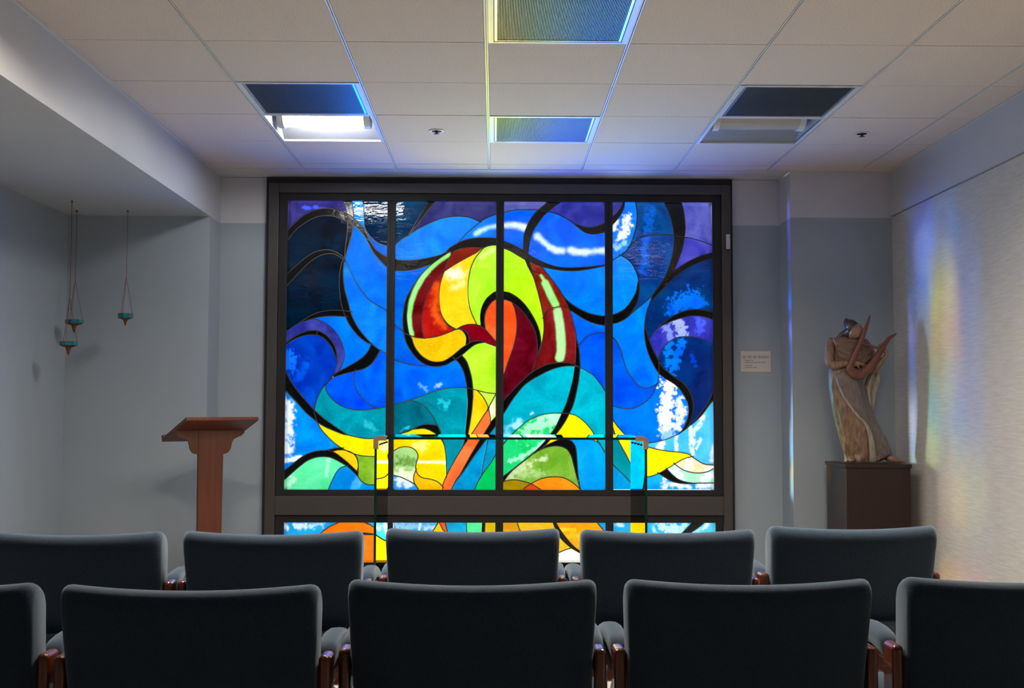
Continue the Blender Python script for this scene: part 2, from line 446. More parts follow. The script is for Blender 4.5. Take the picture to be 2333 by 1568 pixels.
def struct(name, bm, m, label, parent=None, smooth=False, cat=None):
    o = link(name, bm, m, parent, smooth)
    if parent is None:
        o['kind'] = 'structure'
        o['label'] = label
        o['category'] = cat or name.split('_')[0]
    return o
PIECES = [
(0, (45,40,115), [-2833,5212,-2086,5217,-2074,5206,-2048,5140,-2031,5072,-2029,5054,-2032,5049,-2040,5048,-2087,5071,-2143,5091,-2206,5106,-2267,5112,-2333,5113,-2408,5103,-2457,5088,-2539,5054,-2602,5018,-2658,4977,-2698,4942,-2822,4815,-2829,4811,-2833,4814,-2835,4822,-2837,4976,-2838,5201]),
(0, (12,15,17), [-2068,5216,-1974,5218,-1962,5212,-1935,5069,-1930,5007,-1935,4994,-1942,4995,-2024,5042,-2037,5112,-2072,5208]),
(0, (0,125,250), [-1953,5217,-1821,5218,-1810,5213,-1796,5128,-1790,4915,-1774,4837,-1778,4828,-1788,4833,-1853,4914,-1925,4984,-1933,5071,-1958,5206]),
(0, (0,30,62), [-1802,5217,-1485,5220,-1473,5216,-1468,4616,-1471,4604,-1481,4602,-1505,4607,-1548,4621,-1596,4643,-1632,4666,-1700,4730,-1760,4811,-1777,4854,-1788,4914,-1792,5096,-1807,5209]),
(1, (0,48,85), [-1360,5220,-939,5223,-927,5219,-928,5208,-978,5106,-1104,4897,-1136,4835,-1167,4780,-1191,4746,-1272,4692,-1345,4633,-1355,4628,-1362,4631,-1365,5207]),
(1, (12,15,17), [-916,5222,-832,5223,-825,5220,-825,5212,-932,5077,-1105,4842,-1140,4797,-1149,4798,-1148,4809,-1102,4897,-994,5074]),
(1, (42,42,105), [-812,5223,9,5226,12,5220,9,5047,-128,4989,-203,4941,-213,4940,-232,4946,-349,4995,-416,5008,-463,5012,-521,5014,-614,5005,-698,4990,-767,4972,-944,4893,-1024,4851,-1125,4788,-1133,4788,-1136,4793,-1134,4800,-962,5034]),
(2, (75,78,155), [112,5221,706,5225,713,5220,710,5213,628,5142,580,5104,526,5108,301,5104,203,5089,113,5062,108,5066,107,5075,107,5210]),
(2, (12,15,17), [729,5225,880,5226,888,5225,891,5220,887,5213,812,5164,739,5105,710,5085,605,5101,597,5108,607,5122]),
(2, (38,42,145), [911,5226,1472,5229,1485,5227,1488,5213,1486,4927,1478,4921,1394,4888,1353,4877,1299,4868,1224,4872,1152,4892,1067,4929,990,4981,976,4981,862,5039,800,5062,730,5082,727,5090,734,5098,804,5156]),
(3, (48,48,135), [1595,5227,1732,5229,1743,5224,1733,5183,1717,5147,1670,5083,1606,5018,1597,5013,1591,5017,1590,5216]),
(3, (12,15,17), [1753,5228,1759,5227,1762,5221,1758,5167,1751,5133,1740,5104,1703,5040,1666,4988,1632,4948,1598,4915,1592,4916,1590,4924,1591,4999,1666,5075,1703,5120,1724,5156,1747,5220]),
(3, (0,115,245), [1770,5228,1901,5230,1911,5226,1932,5108,1934,4978,1923,4902,1901,4803,1873,4714,1844,4642,1829,4615,1804,4590,1805,4578,1788,4555,1712,4494,1704,4491,1693,4495,1695,4489,1690,4480,1601,4418,1593,4417,1589,4422,1589,4895,1592,4903,1641,4955,1687,5014,1741,5101,1754,5134,1760,5167,1763,5212]),
(3, (0,58,125), [1920,5228,2292,5230,2305,5225,2358,5102,2403,4959,2423,4865,2433,4775,2430,4769,2421,4767,2337,4774,2231,4778,2131,4771,2059,4755,1994,4732,1931,4702,1892,4676,1863,4649,1854,4651,1854,4659,1876,4715,1902,4801,1925,4900,1933,4958,1936,5082,1932,5126,1915,5218]),
(3, (12,15,17), [2315,5228,2488,5231,2528,5228,2535,5224,2565,5117,2585,4995,2590,4914,2590,4844,2579,4750,2574,4744,2566,4744,2448,4763,2437,4769,2425,4865,2404,4963,2361,5100,2311,5219]),
(3, (78,82,172), [2543,5228,2936,5231,2948,5227,2951,4648,2949,4637,2939,4636,2835,4678,2754,4705,2583,4743,2582,4755,2592,4844,2590,4950,2579,5055,2562,5140,2539,5218]),
(0, (12,15,17), [-2338,5111,-2287,5112,-2236,5108,-2143,5089,-2087,5069,-2034,5043,-2027,5035,-2024,5021,-2021,5030,-2014,5032,-1977,5014,-1929,4982,-1929,4905,-1933,4897,-1940,4896,-2010,4927,-2014,4933,-2016,4948,-2019,4936,-2026,4933,-2107,4974,-2155,4994,-2205,5007,-2262,5015,-2335,5015,-2411,5001,-2479,4977,-2542,4942,-2627,4888,-2699,4829,-2753,4774,-2821,4678,-2830,4673,-2835,4686,-2836,4762,-2833,4798,-2717,4920,-2661,4972,-2573,5033,-2516,5063,-2424,5096]),
(2, (0,90,245), [327,5104,528,5106,559,5103,567,5095,522,5042,487,4992,447,4924,427,4879,404,4811,389,4745,383,4695,379,4565,371,4557,357,4564,272,4612,197,4645,115,4675,108,4686,108,5054,113,5059,203,5087,263,5098]),
(2, (12,15,17), [581,5099,598,5100,693,5086,701,5082,703,5075,650,5020,616,4978,543,4872,513,4821,489,4763,471,4705,447,4566,443,4517,437,4511,428,4514,389,4542,380,4553,385,4697,401,4793,433,4889,464,4952,505,5016,536,5056]),
(2, (0,85,250), [713,5079,754,5073,824,5053,889,5024,956,4990,1030,4945,1178,4824,1213,4801,1245,4787,1296,4776,1343,4774,1418,4787,1476,4804,1485,4801,1489,4774,1487,4358,1480,4353,1422,4345,1241,4326,1093,4315,952,4314,896,4318,815,4333,732,4355,639,4391,515,4453,467,4484,448,4501,445,4527,449,4566,468,4680,482,4738,505,4798,535,4855,613,4970,662,5030]),
(0, (0,20,42), [-2339,5012,-2262,5013,-2184,5000,-2105,4971,-2025,4930,-2016,4921,-2010,4870,-2012,4822,-2051,4447,-2054,4443,-2061,4443,-2078,4461,-2124,4494,-2196,4530,-2253,4546,-2316,4548,-2391,4535,-2469,4506,-2522,4476,-2602,4417,-2711,4322,-2821,4218,-2830,4217,-2833,4227,-2834,4320,-2833,4654,-2787,4727,-2734,4791,-2670,4852,-2609,4899,-2531,4948,-2477,4975,-2420,4996]),
(0, (12,15,17), [-1921,4972,-1909,4966,-1862,4920,-1788,4830,-1723,4701,-1722,4693,-1728,4690,-1766,4712,-1791,4754,-1810,4777,-1927,4888,-1926,4963]),
(1, (0,105,240), [2,5040,8,5038,11,5029,12,4727,8,4715,-115,4723,-258,4718,-385,4699,-471,4666,-480,4667,-482,4676,-471,4690,-375,4794,-228,4919,-209,4932,-188,4928,-197,4936,-194,4944,-148,4977]),
(0, (12,15,17), [-2008,4921,-1992,4918,-1944,4896,-1934,4888,-1932,4881,-1953,4754,-2019,4520,-2033,4474,-2042,4475,-2044,4492,-2010,4820,-2008,4870,-2013,4912]),
(2, (12,15,17), [1476,4918,1485,4916,1487,4909,1485,4810,1426,4791,1377,4780,1313,4776,1246,4788,1201,4811,1135,4861,1088,4902,1087,4908,1092,4912,1202,4874,1258,4866,1295,4866,1380,4882]),
(0, (5,108,238), [-1926,4879,-1911,4872,-1807,4770,-1791,4750,-1704,4584,-1653,4499,-1552,4384,-1509,4341,-1468,4307,-1464,3726,-1468,3720,-1474,3720,-1512,3746,-1541,3760,-1639,3813,-1694,3853,-1740,3899,-1801,3973,-1844,4032,-1900,4122,-2042,4411,-2033,4461,-1952,4753,-1930,4874]),
(0, (0,92,230), [-1754,4788,-1745,4784,-1718,4748,-1666,4692,-1617,4654,-1548,4619,-1470,4597,-1467,4586,-1468,4470,-1472,4460,-1484,4460,-1547,4493,-1590,4523,-1625,4556,-1671,4618,-1723,4707,-1758,4775,-1758,4783]),
(3, (0,52,125), [2214,4775,2365,4770,2427,4764,2434,4760,2437,4638,2430,4574,2407,4454,2381,4367,2325,4225,2295,4161,2267,4134,2267,4119,2182,4006,2150,3953,2039,3849,1873,3711,1868,3709,1862,3713,1866,3725,1889,3760,1918,3816,1940,3876,1953,3929,1962,4004,1964,4078,1950,4170,1930,4235,1906,4295,1879,4346,1855,4380,1819,4418,1792,4441,1719,4483,1715,4491,1791,4556,1830,4613,1855,4639,1890,4672,1931,4700,1994,4730,2063,4755,2131,4769]),
(3, (12,15,17), [2442,4760,2471,4758,2569,4741,2575,4737,2576,4732,2554,4609,2503,4452,2476,4383,2426,4272,2387,4238,2322,4182,2315,4181,2311,4188,2379,4356,2415,4480,2436,4608,2437,4749]),
(1, (10,122,238), [-526,5011,-436,5008,-350,4994,-222,4941,-217,4936,-219,4930,-344,4825,-399,4774,-508,4649,-579,4610,-622,4581,-678,4520,-698,4506,-736,4487,-843,4456,-972,4427,-1069,4412,-1136,4406,-1217,4403,-1305,4409,-1358,4419,-1363,4433,-1364,4611,-1361,4621,-1212,4730,-1206,4733,-1197,4730,-1184,4736,-1164,4761,-1083,4814,-988,4868,-887,4918,-809,4953,-744,4977,-630,5001]),
(3, (55,55,168), [2585,4736,2673,4723,2754,4703,2890,4655,2945,4632,2951,4626,2952,4538,2948,4527,2824,4493,2747,4461,2673,4425,2567,4367,2451,4289,2444,4288,2439,4293,2482,4393,2536,4544,2564,4641,2578,4729]),
(0, (12,15,17), [-1751,4698,-1743,4696,-1701,4663,-1652,4587,-1633,4562,-1601,4530,-1556,4496,-1471,4449,-1467,4330,-1472,4319,-1490,4329,-1543,4377,-1655,4505,-1704,4588,-1754,4686,-1755,4693]),
(2, (12,15,17), [113,4670,126,4669,197,4643,301,4596,374,4551,376,4529,380,4540,386,4541,436,4507,443,4496,445,4418,435,4415,412,4420,399,4442,392,4433,382,4435,221,4534,113,4582,108,4591,108,4657]),
(1, (12,15,17), [-198,4719,-64,4719,6,4709,11,4704,12,4695,12,4629,7,4620,-45,4618,-82,4612,-136,4591,-147,4596,-163,4584,-174,4586,-196,4582,-258,4588,-358,4587,-417,4580,-484,4566,-571,4536,-583,4529,-630,4528,-656,4522,-663,4524,-663,4533,-618,4581,-548,4626,-528,4636,-518,4635,-503,4649,-460,4670,-392,4695,-296,4712]),
(1, (172,238,40), [-25,4618,6,4616,12,4607,14,3991,8,3985,-17,3974,-43,3957,-100,3908,-134,3866,-168,3804,-189,3744,-204,3661,-204,3597,-195,3533,-196,3524,-205,3521,-246,3533,-269,3576,-304,3648,-335,3723,-353,3795,-368,3890,-375,3993,-373,4065,-365,4144,-349,4242,-321,4341,-287,4419,-252,4472,-202,4533,-155,4583,-97,4606]),
(1, (125,28,12), [-363,4584,-258,4586,-209,4582,-196,4576,-198,4567,-268,4512,-486,4392,-582,4333,-676,4269,-684,4270,-686,4277,-635,4417,-579,4520,-554,4538,-492,4562,-441,4574]),
(1, (250,202,20), [-181,4579,-173,4577,-172,4570,-272,4447,-295,4409,-316,4358,-338,4294,-356,4218,-375,4065,-377,3995,-372,3910,-353,3787,-327,3697,-288,3608,-258,3549,-257,3540,-266,3536,-337,3539,-407,3529,-449,3514,-525,3471,-593,3504,-617,3520,-657,3555,-700,3611,-737,3689,-754,3767,-763,3848,-762,3979,-746,4089,-713,4209,-694,4253,-652,4285,-486,4390,-264,4512]),
(2, (180,242,18), [113,4576,169,4557,221,4532,405,4420,445,4324,522,4174,602,3894,621,3813,647,3672,650,3638,645,3624,652,3615,655,3600,659,3461,653,3388,640,3305,635,3285,629,3283,624,3288,619,3343,605,3426,591,3477,566,3542,492,3683,407,3805,334,3880,255,3938,198,3966,163,3976,117,3984,111,3988,108,4563]),
(0, (12,15,17), [-2321,4545,-2252,4544,-2212,4534,-2170,4516,-2125,4493,-2084,4463,-2057,4432,-2060,4420,-2069,4419,-2150,4476,-2193,4490,-2225,4495,-2276,4494,-2342,4481,-2385,4465,-2435,4438,-2501,4392,-2581,4322,-2667,4230,-2813,4065,-2824,4054,-2832,4060,-2831,4205,-2699,4330,-2587,4428,-2486,4496,-2420,4525,-2365,4539]),
(1, (92,6,10), [-593,4523,-587,4521,-585,4513,-642,4406,-694,4261,-702,4250,-704,4237,-788,4168,-814,4141,-847,4096,-890,4022,-920,3952,-948,3874,-980,3745,-999,3588,-999,3515,-994,3473,-965,3351,-978,3346,-1047,3350,-1086,3359,-1129,3375,-1156,3388,-1168,3419,-1191,3542,-1200,3645,-1193,3778,-1185,3836,-1155,3942,-1114,4046,-1076,4115,-1016,4199,-980,4242,-902,4319,-811,4394,-688,4480,-625,4520,-609,4518]),
(3, (12,15,17), [2935,4521,2947,4521,2952,4513,2952,4460,2948,4451,2833,4420,2779,4399,2678,4353,2569,4290,2459,4202,2351,4104,2189,3938,2131,3871,2125,3871,2122,3879,2136,3918,2151,3949,2175,3973,2173,3986,2182,4002,2293,4153,2396,4243,2525,4339,2640,4407,2807,4484,2857,4502]),
(0, (0,17,38), [-2281,4492,-2223,4492,-2170,4482,-2117,4453,-2068,4414,-2085,4378,-2105,4291,-2114,4211,-2117,4128,-2114,4006,-2105,3919,-2086,3804,-2065,3727,-2075,3722,-2184,3725,-2247,3721,-2329,3708,-2404,3689,-2478,3659,-2531,3631,-2671,3538,-2732,3498,-2820,3433,-2825,3432,-2830,3438,-2831,4040,-2637,4261,-2572,4328,-2521,4374,-2459,4421,-2385,4463,-2334,4481]),
(2, (12,15,17), [450,4491,457,4490,530,4442,655,4382,754,4347,866,4321,952,4312,1093,4313,1252,4324,1432,4344,1441,4342,1441,4333,1417,4326,1232,4288,1085,4271,952,4273,791,4292,726,4305,644,4326,568,4352,503,4381,462,4405,455,4414,445,4451,446,4484]),
(3, (0,128,250), [1703,4485,1735,4473,1785,4443,1811,4422,1856,4375,1883,4334,1910,4281,1930,4229,1949,4164,1948,4141,1921,4007,1896,3940,1859,3877,1824,3826,1798,3793,1755,3750,1716,3724,1639,3685,1598,3672,1591,3674,1588,3682,1588,4403,1595,4413]),
(3, (0,38,100), [2935,4444,2945,4445,2951,4440,2953,4395,2955,3722,2945,3719,2888,3735,2830,3746,2763,3751,2689,3751,2646,3747,2596,3736,2504,3704,2438,3672,2394,3646,2228,3522,2188,3487,2156,3450,2096,3361,2089,3360,2082,3369,2053,3467,2040,3522,2038,3569,2047,3624,2077,3747,2106,3820,2143,3881,2210,3957,2367,4117,2489,4224,2573,4290,2620,4320,2741,4381,2831,4417]),
(1, (38,40,38), [-659,4519,-647,4515,-653,4503,-762,4432,-874,4346,-888,4351,-1042,4294,-1134,4272,-1230,4261,-1300,4261,-1349,4267,-1360,4271,-1363,4279,-1364,4403,-1359,4413,-1257,4403,-1184,4401,-1107,4406,-1008,4419,-869,4448,-764,4476,-728,4488]),
(0, (12,15,17), [-2064,4408,-2056,4406,-2050,4396,-2067,4258,-2064,4158,-2053,4063,-2033,3960,-1984,3793,-1969,3720,-1973,3707,-1998,3710,-2051,3719,-2060,3729,-2071,3756,-2084,3804,-2107,3957,-2114,4054,-2115,4126,-2110,4233,-2093,4344,-2080,4385]),
(2, (12,15,17), [419,4413,445,4410,454,4401,505,4248,507,4237,502,4230,496,4231,487,4245,437,4344,415,4404]),
(2, (122,26,16), [468,4397,475,4396,523,4368,623,4330,697,4246,857,4033,905,3956,906,3944,923,3926,937,3900,998,3765,996,3758,990,3756,939,3774,896,3782,854,3782,829,3778,786,3766,751,3751,696,3716,679,3696,661,3660,655,3657,651,3660,623,3813,604,3894,534,4145,533,4163,466,4377,464,4390]),
(2, (0,112,248), [1479,4338,1487,4336,1490,4325,1491,3669,1487,3655,1445,3655,1310,3683,1233,3709,1152,3748,1084,3786,1014,3837,940,3909,924,3928,905,3960,844,4054,717,4224,641,4312,643,4321,652,4322,791,4290,890,4276,984,4269,1081,4269,1161,4276,1266,4292]),
(1, (0,98,230), [-897,4346,-888,4344,-888,4335,-965,4261,-1013,4206,-1052,4153,-1101,4075,-1112,4066,-1181,3947,-1216,3854,-1236,3770,-1243,3718,-1253,3597,-1252,3532,-1247,3457,-1251,3452,-1258,3453,-1311,3492,-1356,3533,-1363,3548,-1362,4262,-1354,4266,-1300,4259,-1230,4259,-1122,4272,-1036,4294]),
(1, (172,18,14), [-725,4214,-718,4213,-716,4206,-736,4139,-752,4069,-766,3948,-765,3846,-748,3721,-732,3670,-713,3630,-692,3596,-694,3584,-685,3569,-635,3514,-593,3487,-557,3471,-551,3463,-557,3455,-684,3402,-789,3368,-905,3349,-950,3346,-960,3350,-980,3418,-992,3473,-997,3517,-995,3616,-982,3723,-959,3831,-932,3915,-897,4001,-863,4068,-820,4131,-769,4183]),
(3, (12,15,17), [1950,4123,1958,4118,1962,4076,1960,4004,1951,3929,1939,3877,1925,3837,1886,3759,1833,3683,1799,3647,1770,3623,1694,3579,1642,3561,1600,3551,1592,3552,1588,3560,1590,3664,1663,3694,1743,3739,1787,3778,1822,3820,1865,3883,1907,3960,1922,4001,1939,4097,1944,4117]),
(1, (12,15,17), [-1154,3985,-1147,3982,-1146,3973,-1177,3879,-1191,3812,-1202,3645,-1188,3511,-1165,3399,-1172,3392,-1196,3399,-1228,3413,-1238,3425,-1250,3530,-1249,3635,-1234,3768,-1214,3854,-1191,3920,-1163,3976]),
(1, (12,15,17), [1,3980,11,3979,14,3972,14,3886,-25,3863,-63,3827,-96,3784,-116,3747,-135,3696,-147,3633,-149,3578,-139,3489,-148,3483,-164,3497,-189,3517,-202,3597,-201,3679,-180,3769,-150,3835,-112,3892,-55,3945,-17,3972]),
(2, (12,15,17), [115,3980,155,3976,198,3964,241,3944,305,3900,344,3868,400,3810,440,3758,492,3679,526,3620,565,3539,592,3465,611,3385,619,3325,621,3270,616,3240,588,3163,581,3150,575,3151,573,3157,574,3278,568,3337,551,3416,533,3471,488,3560,429,3646,360,3728,297,3792,233,3839,220,3861,214,3854,208,3853,166,3870,111,3884,108,3895,110,3971]),
(3, (0,118,248), [2124,3924,2131,3921,2132,3912,2072,3761,2047,3667,2028,3527,2027,3396,2045,3265,2076,3152,2132,3023,2182,2929,2219,2877,2207,2787,2196,2744,2190,2735,2113,2692,2079,2680,2054,2675,2003,2683,1971,2697,1945,2716,1890,2772,1822,2859,1795,2905,1768,2966,1752,3012,1710,3180,1668,3279,1632,3332,1589,3376,1589,3541,1597,3549,1642,3559,1694,3577,1774,3623,1902,3734,2003,3815]),
(2, (12,15,17), [956,3883,963,3882,1039,3815,1084,3784,1152,3746,1226,3710,1317,3680,1421,3657,1487,3649,1491,3639,1490,3547,1485,3535,1451,3534,1377,3546,1289,3574,1196,3620,1044,3718,1023,3733,1005,3755,953,3872,953,3879]),
(1, (255,92,36), [6,3878,13,3875,15,3865,16,3314,12,3307,4,3309,-60,3382,-134,3473,-147,3578,-143,3649,-123,3725,-94,3784,-74,3812,-43,3845,-18,3866]),
(2, (255,80,25), [113,3876,128,3877,166,3868,214,3848,229,3837,259,3771,274,3717,289,3631,296,3557,292,3452,268,3305,243,3209,161,2979,125,2852,116,2847,111,2856,108,3863]),
(2, (98,5,26), [247,3825,268,3812,312,3775,390,3690,468,3589,514,3508,547,3425,564,3349,572,3278,572,3180,557,3061,536,2999,484,2882,361,2771,242,2645,200,2596,155,2554,119,2509,113,2511,110,2516,110,2593,112,2808,157,2961,252,3232,279,3353,294,3452,298,3519,293,3613,285,3672,270,3744,242,3815]),
(2, (115,16,20), [849,3780,896,3780,921,3776,998,3750,1010,3738,1024,3696,1088,3444,1096,3285,1096,3190,1084,3004,1075,2998,971,3023,884,3024,763,3010,724,3001,679,2985,565,2932,509,2899,500,2899,498,2908,542,3010,571,3095,620,3219,639,3287,655,3388,661,3459,661,3537,655,3641,683,3698,712,3726,747,3747,783,3763]),
(3, (12,15,17), [2682,3748,2761,3750,2830,3744,2889,3733,2948,3716,2956,3704,2956,3631,2952,3622,2943,3622,2821,3655,2744,3666,2687,3665,2621,3657,2487,3621,2386,3588,2261,3531,2256,3537,2260,3544,2398,3646,2462,3682,2547,3719,2630,3742]),
(0, (12,15,17), [-2195,3722,-2135,3723,-2061,3716,-2054,3706,-2034,3647,-2038,3638,-2199,3644,-2260,3641,-2372,3629,-2471,3608,-2590,3572,-2600,3574,-2601,3581,-2529,3631,-2434,3676,-2402,3688,-2328,3706,-2265,3717]),
(2, (0,98,240), [1024,3726,1033,3724,1192,3620,1288,3573,1376,3544,1431,3534,1488,3529,1492,3464,1492,3432,1488,3424,1431,3426,1344,3414,1280,3393,1234,3367,1191,3332,1140,3269,1134,3267,1130,3269,1109,3326,1086,3468,1020,3714]),
(0, (10,122,240), [-2044,4392,-2032,4386,-2021,4369,-1945,4205,-1879,4083,-1834,4014,-1760,3919,-1707,3862,-1678,3837,-1593,3783,-1510,3743,-1482,3723,-1465,3705,-1461,3144,-1463,3137,-1470,3136,-1505,3155,-1547,3177,-1552,3190,-1566,3188,-1624,3229,-1667,3265,-1667,3281,-1675,3277,-1682,3280,-1753,3352,-1816,3426,-1860,3488,-1905,3568,-1934,3630,-1958,3692,-1953,3699,-1935,3700,-1958,3704,-1965,3714,-1982,3793,-2032,3960,-2051,4063,-2062,4158,-2065,4258,-2050,4381]),
(3, (42,46,165), [2681,3663,2750,3664,2820,3653,2895,3635,2953,3614,2957,3579,2958,3415,2957,3288,2954,3278,2947,3277,2895,3311,2840,3339,2775,3362,2662,3380,2565,3382,2493,3372,2462,3363,2424,3347,2351,3302,2299,3252,2270,3213,2254,3185,2234,3139,2218,3081,2214,3076,2205,3080,2150,3184,2122,3247,2091,3344,2136,3419,2183,3477,2204,3495,2264,3528,2342,3567,2419,3598,2591,3648]),
(0, (0,108,242), [-2208,3641,-2094,3638,-2031,3631,-1963,3510,-1923,3454,-1869,3388,-1838,3358,-1780,3313,-1735,3285,-1687,3262,-1680,3256,-1698,3204,-1714,3173,-1742,3134,-1782,3091,-1820,3061,-1890,3014,-2023,2938,-2090,2902,-2095,2902,-2099,2907,-2065,2984,-2049,3030,-2037,3093,-2036,3144,-2042,3194,-2061,3257,-2085,3312,-2128,3385,-2190,3465,-2265,3526,-2338,3566,-2395,3589,-2445,3600,-2450,3604,-2450,3609,-2444,3613,-2372,3627,-2286,3637]),
(0, (12,15,17), [-2046,3715,-1973,3704,-1964,3699,-1933,3623,-1879,3516,-1838,3453,-1797,3401,-1684,3278,-1683,3271,-1688,3267,-1706,3273,-1752,3297,-1832,3356,-1875,3398,-1921,3454,-1972,3527,-2012,3599,-2022,3627,-2016,3632,-2000,3632,-2024,3636,-2030,3642,-2051,3703,-2050,3711]),
(0, (48,54,148), [-2474,3598,-2424,3594,-2362,3574,-2301,3546,-2229,3497,-2183,3454,-2142,3403,-2102,3339,-2069,3273,-2049,3213,-2038,3146,-2039,3093,-2046,3051,-2067,2984,-2111,2891,-2158,2859,-2166,2860,-2168,2870,-2150,2935,-2135,3012,-2133,3039,-2134,3087,-2141,3142,-2161,3221,-2179,3261,-2205,3301,-2241,3344,-2289,3389,-2323,3411,-2367,3432,-2409,3445,-2440,3448,-2508,3446,-2556,3436,-2602,3421,-2691,3378,-2755,3335,-2815,3285,-2826,3285,-2828,3294,-2830,3413,-2826,3426,-2732,3496,-2647,3551,-2567,3576]),
(1, (128,0,25), [-342,3536,-276,3535,-217,3523,-196,3514,-189,3502,-181,3505,-173,3501,-126,3459,14,3295,17,3288,17,3248,9,3241,-112,3283,-121,3288,-125,3297,-145,3296,-184,3313,-221,3319,-274,3314,-309,3305,-337,3292,-344,3294,-355,3371,-362,3392,-376,3418,-407,3449,-443,3468,-482,3478,-489,3487,-472,3501,-431,3520,-380,3532]),
(1, (0,95,228), [-1358,3526,-1352,3525,-1250,3440,-1239,3420,-1218,3332,-1197,3270,-1165,3211,-1106,3124,-1075,3088,-1033,3047,-983,3012,-936,2986,-933,2979,-940,2974,-1074,2975,-1147,2985,-1292,3028,-1337,3046,-1361,3059,-1363,3514]),
(3, (12,15,17), [2035,3504,2043,3499,2086,3351,2086,3343,2080,3333,2088,3333,2093,3327,2121,3246,2142,3197,2216,3055,2224,2993,2222,2900,2214,2893,2204,2901,2153,2985,2103,3089,2062,3203,2045,3275,2030,3394,2028,3492]),
(1, (12,15,17), [-447,3464,-419,3454,-393,3435,-377,3417,-363,3391,-355,3358,-348,3291,-353,3282,-371,3270,-388,3260,-396,3264,-390,3320,-393,3370,-414,3417,-450,3455]),
(0, (12,15,17), [-2488,3445,-2442,3446,-2414,3441,-2410,3432,-2410,3399,-2414,3388,-2455,3391,-2508,3388,-2601,3371,-2698,3335,-2744,3310,-2777,3287,-2818,3256,-2827,3261,-2825,3275,-2755,3333,-2690,3377,-2596,3421,-2543,3437]),
(0, (12,15,17), [-2403,3439,-2346,3421,-2292,3389,-2234,3334,-2206,3300,-2178,3256,-2151,3179,-2136,3087,-2136,3065,-2140,3058,-2149,3064,-2192,3186,-2223,3238,-2263,3288,-2313,3337,-2358,3367,-2405,3386,-2408,3429]),
(2, (0,82,238), [1423,3423,1477,3421,1488,3418,1492,3410,1492,2660,1489,2652,1480,2653,1436,2722,1366,2812,1339,2842,1308,2867,1155,2956,1146,3142,1133,3252,1184,3321,1203,3340,1251,3375,1282,3391,1338,3411,1379,3419]),
(1, (12,15,17), [-1227,3408,-1162,3386,-1153,3379,-1133,3349,-1098,3246,-1056,3175,-995,3107,-955,3075,-907,3047,-866,3033,-835,3026,-784,3022,-747,3024,-712,3031,-677,3043,-591,3093,-543,3063,-543,3055,-557,3046,-664,2987,-703,2975,-762,2965,-801,2962,-868,2968,-912,2979,-956,2999,-1001,3026,-1042,3058,-1083,3100,-1148,3188,-1195,3270,-1209,3306,-1231,3393,-1231,3402]),
(0, (0,50,180), [-2482,3388,-2451,3389,-2416,3384,-2361,3367,-2320,3340,-2280,3303,-2231,3246,-2195,3187,-2165,3111,-2137,3017,-2152,2935,-2173,2858,-2263,2738,-2274,2730,-2282,2736,-2285,2715,-2343,2642,-2381,2568,-2399,2523,-2417,2459,-2432,2387,-2441,2381,-2455,2395,-2615,2571,-2693,2669,-2745,2744,-2774,2793,-2822,2887,-2827,2905,-2829,3233,-2827,3244,-2757,3300,-2684,3340,-2600,3370,-2541,3382]),
(1, (228,186,10), [-510,3468,-480,3467,-459,3458,-433,3438,-407,3401,-392,3352,-392,3317,-400,3260,-410,3245,-471,3201,-592,3097,-652,3058,-688,3041,-721,3030,-784,3024,-835,3028,-890,3042,-946,3071,-986,3101,-1040,3157,-1089,3230,-1102,3260,-1127,3337,-1139,3363,-1137,3372,-1129,3372,-1057,3350,-1007,3344,-968,3344,-958,3336,-948,3344,-854,3353,-753,3376,-684,3400,-528,3466,-517,3464]),
(3, (0,34,105), [2558,3379,2662,3378,2738,3368,2797,3353,2840,3337,2906,3302,2952,3271,2959,3256,2959,2647,2914,2540,2888,2490,2825,2398,2685,2217,2646,2181,2631,2171,2626,2173,2624,2180,2644,2216,2658,2247,2673,2301,2690,2409,2690,2461,2684,2504,2675,2544,2651,2608,2627,2652,2595,2701,2548,2752,2336,2901,2290,2942,2253,2994,2219,3061,2228,3117,2258,3189,2287,3236,2331,3282,2391,3327,2449,3356,2498,3371]),
(3, (0,86,238), [1592,3363,1607,3356,1633,3327,1664,3282,1682,3247,1709,3179,1750,3012,1766,2965,1811,2875,1837,2834,1881,2777,1952,2707,1984,2688,2027,2676,2052,2673,2079,2678,2114,2691,2176,2724,2185,2721,2186,2710,2172,2674,2148,2623,2119,2580,2089,2543,2043,2497,1983,2454,1929,2426,1858,2404,1811,2397,1761,2397,1728,2402,1654,2418,1589,2442,1585,2618,1587,3349,1589,3359]),
(2, (12,15,17), [1101,3322,1110,3317,1124,3274,1127,3254,1119,3240,1127,3241,1132,3236,1138,3206,1152,2978,1148,2962,1141,2962,1103,2982,1086,3002,1098,3188,1096,3313]),
(1, (178,236,40), [-155,3290,-138,3291,-116,3283,4,3239,16,3230,19,2611,14,2603,5,2600,-84,2606,-134,2615,-235,2642,-245,2648,-286,2655,-297,2662,-308,2763,-323,2840,-363,2977,-392,3046,-449,3115,-357,3199,-288,3251,-230,3276]),
(0, (12,15,17), [-1674,3253,-1643,3243,-1565,3185,-1561,3178,-1590,3118,-1627,3056,-1658,3012,-1684,2985,-1715,2960,-1775,2929,-1875,2902,-1884,2907,-1882,2925,-1889,2903,-1898,2897,-2020,2867,-2077,2849,-2176,2812,-2182,2816,-2183,2821,-2167,2850,-2092,2899,-1890,3012,-1788,3084,-1765,3104,-1724,3155,-1705,3186,-1680,3247]),
(1, (12,15,17), [-240,3316,-220,3317,-185,3311,-168,3302,-168,3292,-241,3275,-276,3260,-308,3241,-446,3123,-452,3121,-461,3124,-459,3116,-463,3110,-517,3072,-534,3063,-560,3090,-575,3087,-582,3097,-574,3109,-455,3211,-413,3241,-400,3241,-395,3252,-362,3275,-307,3303]),
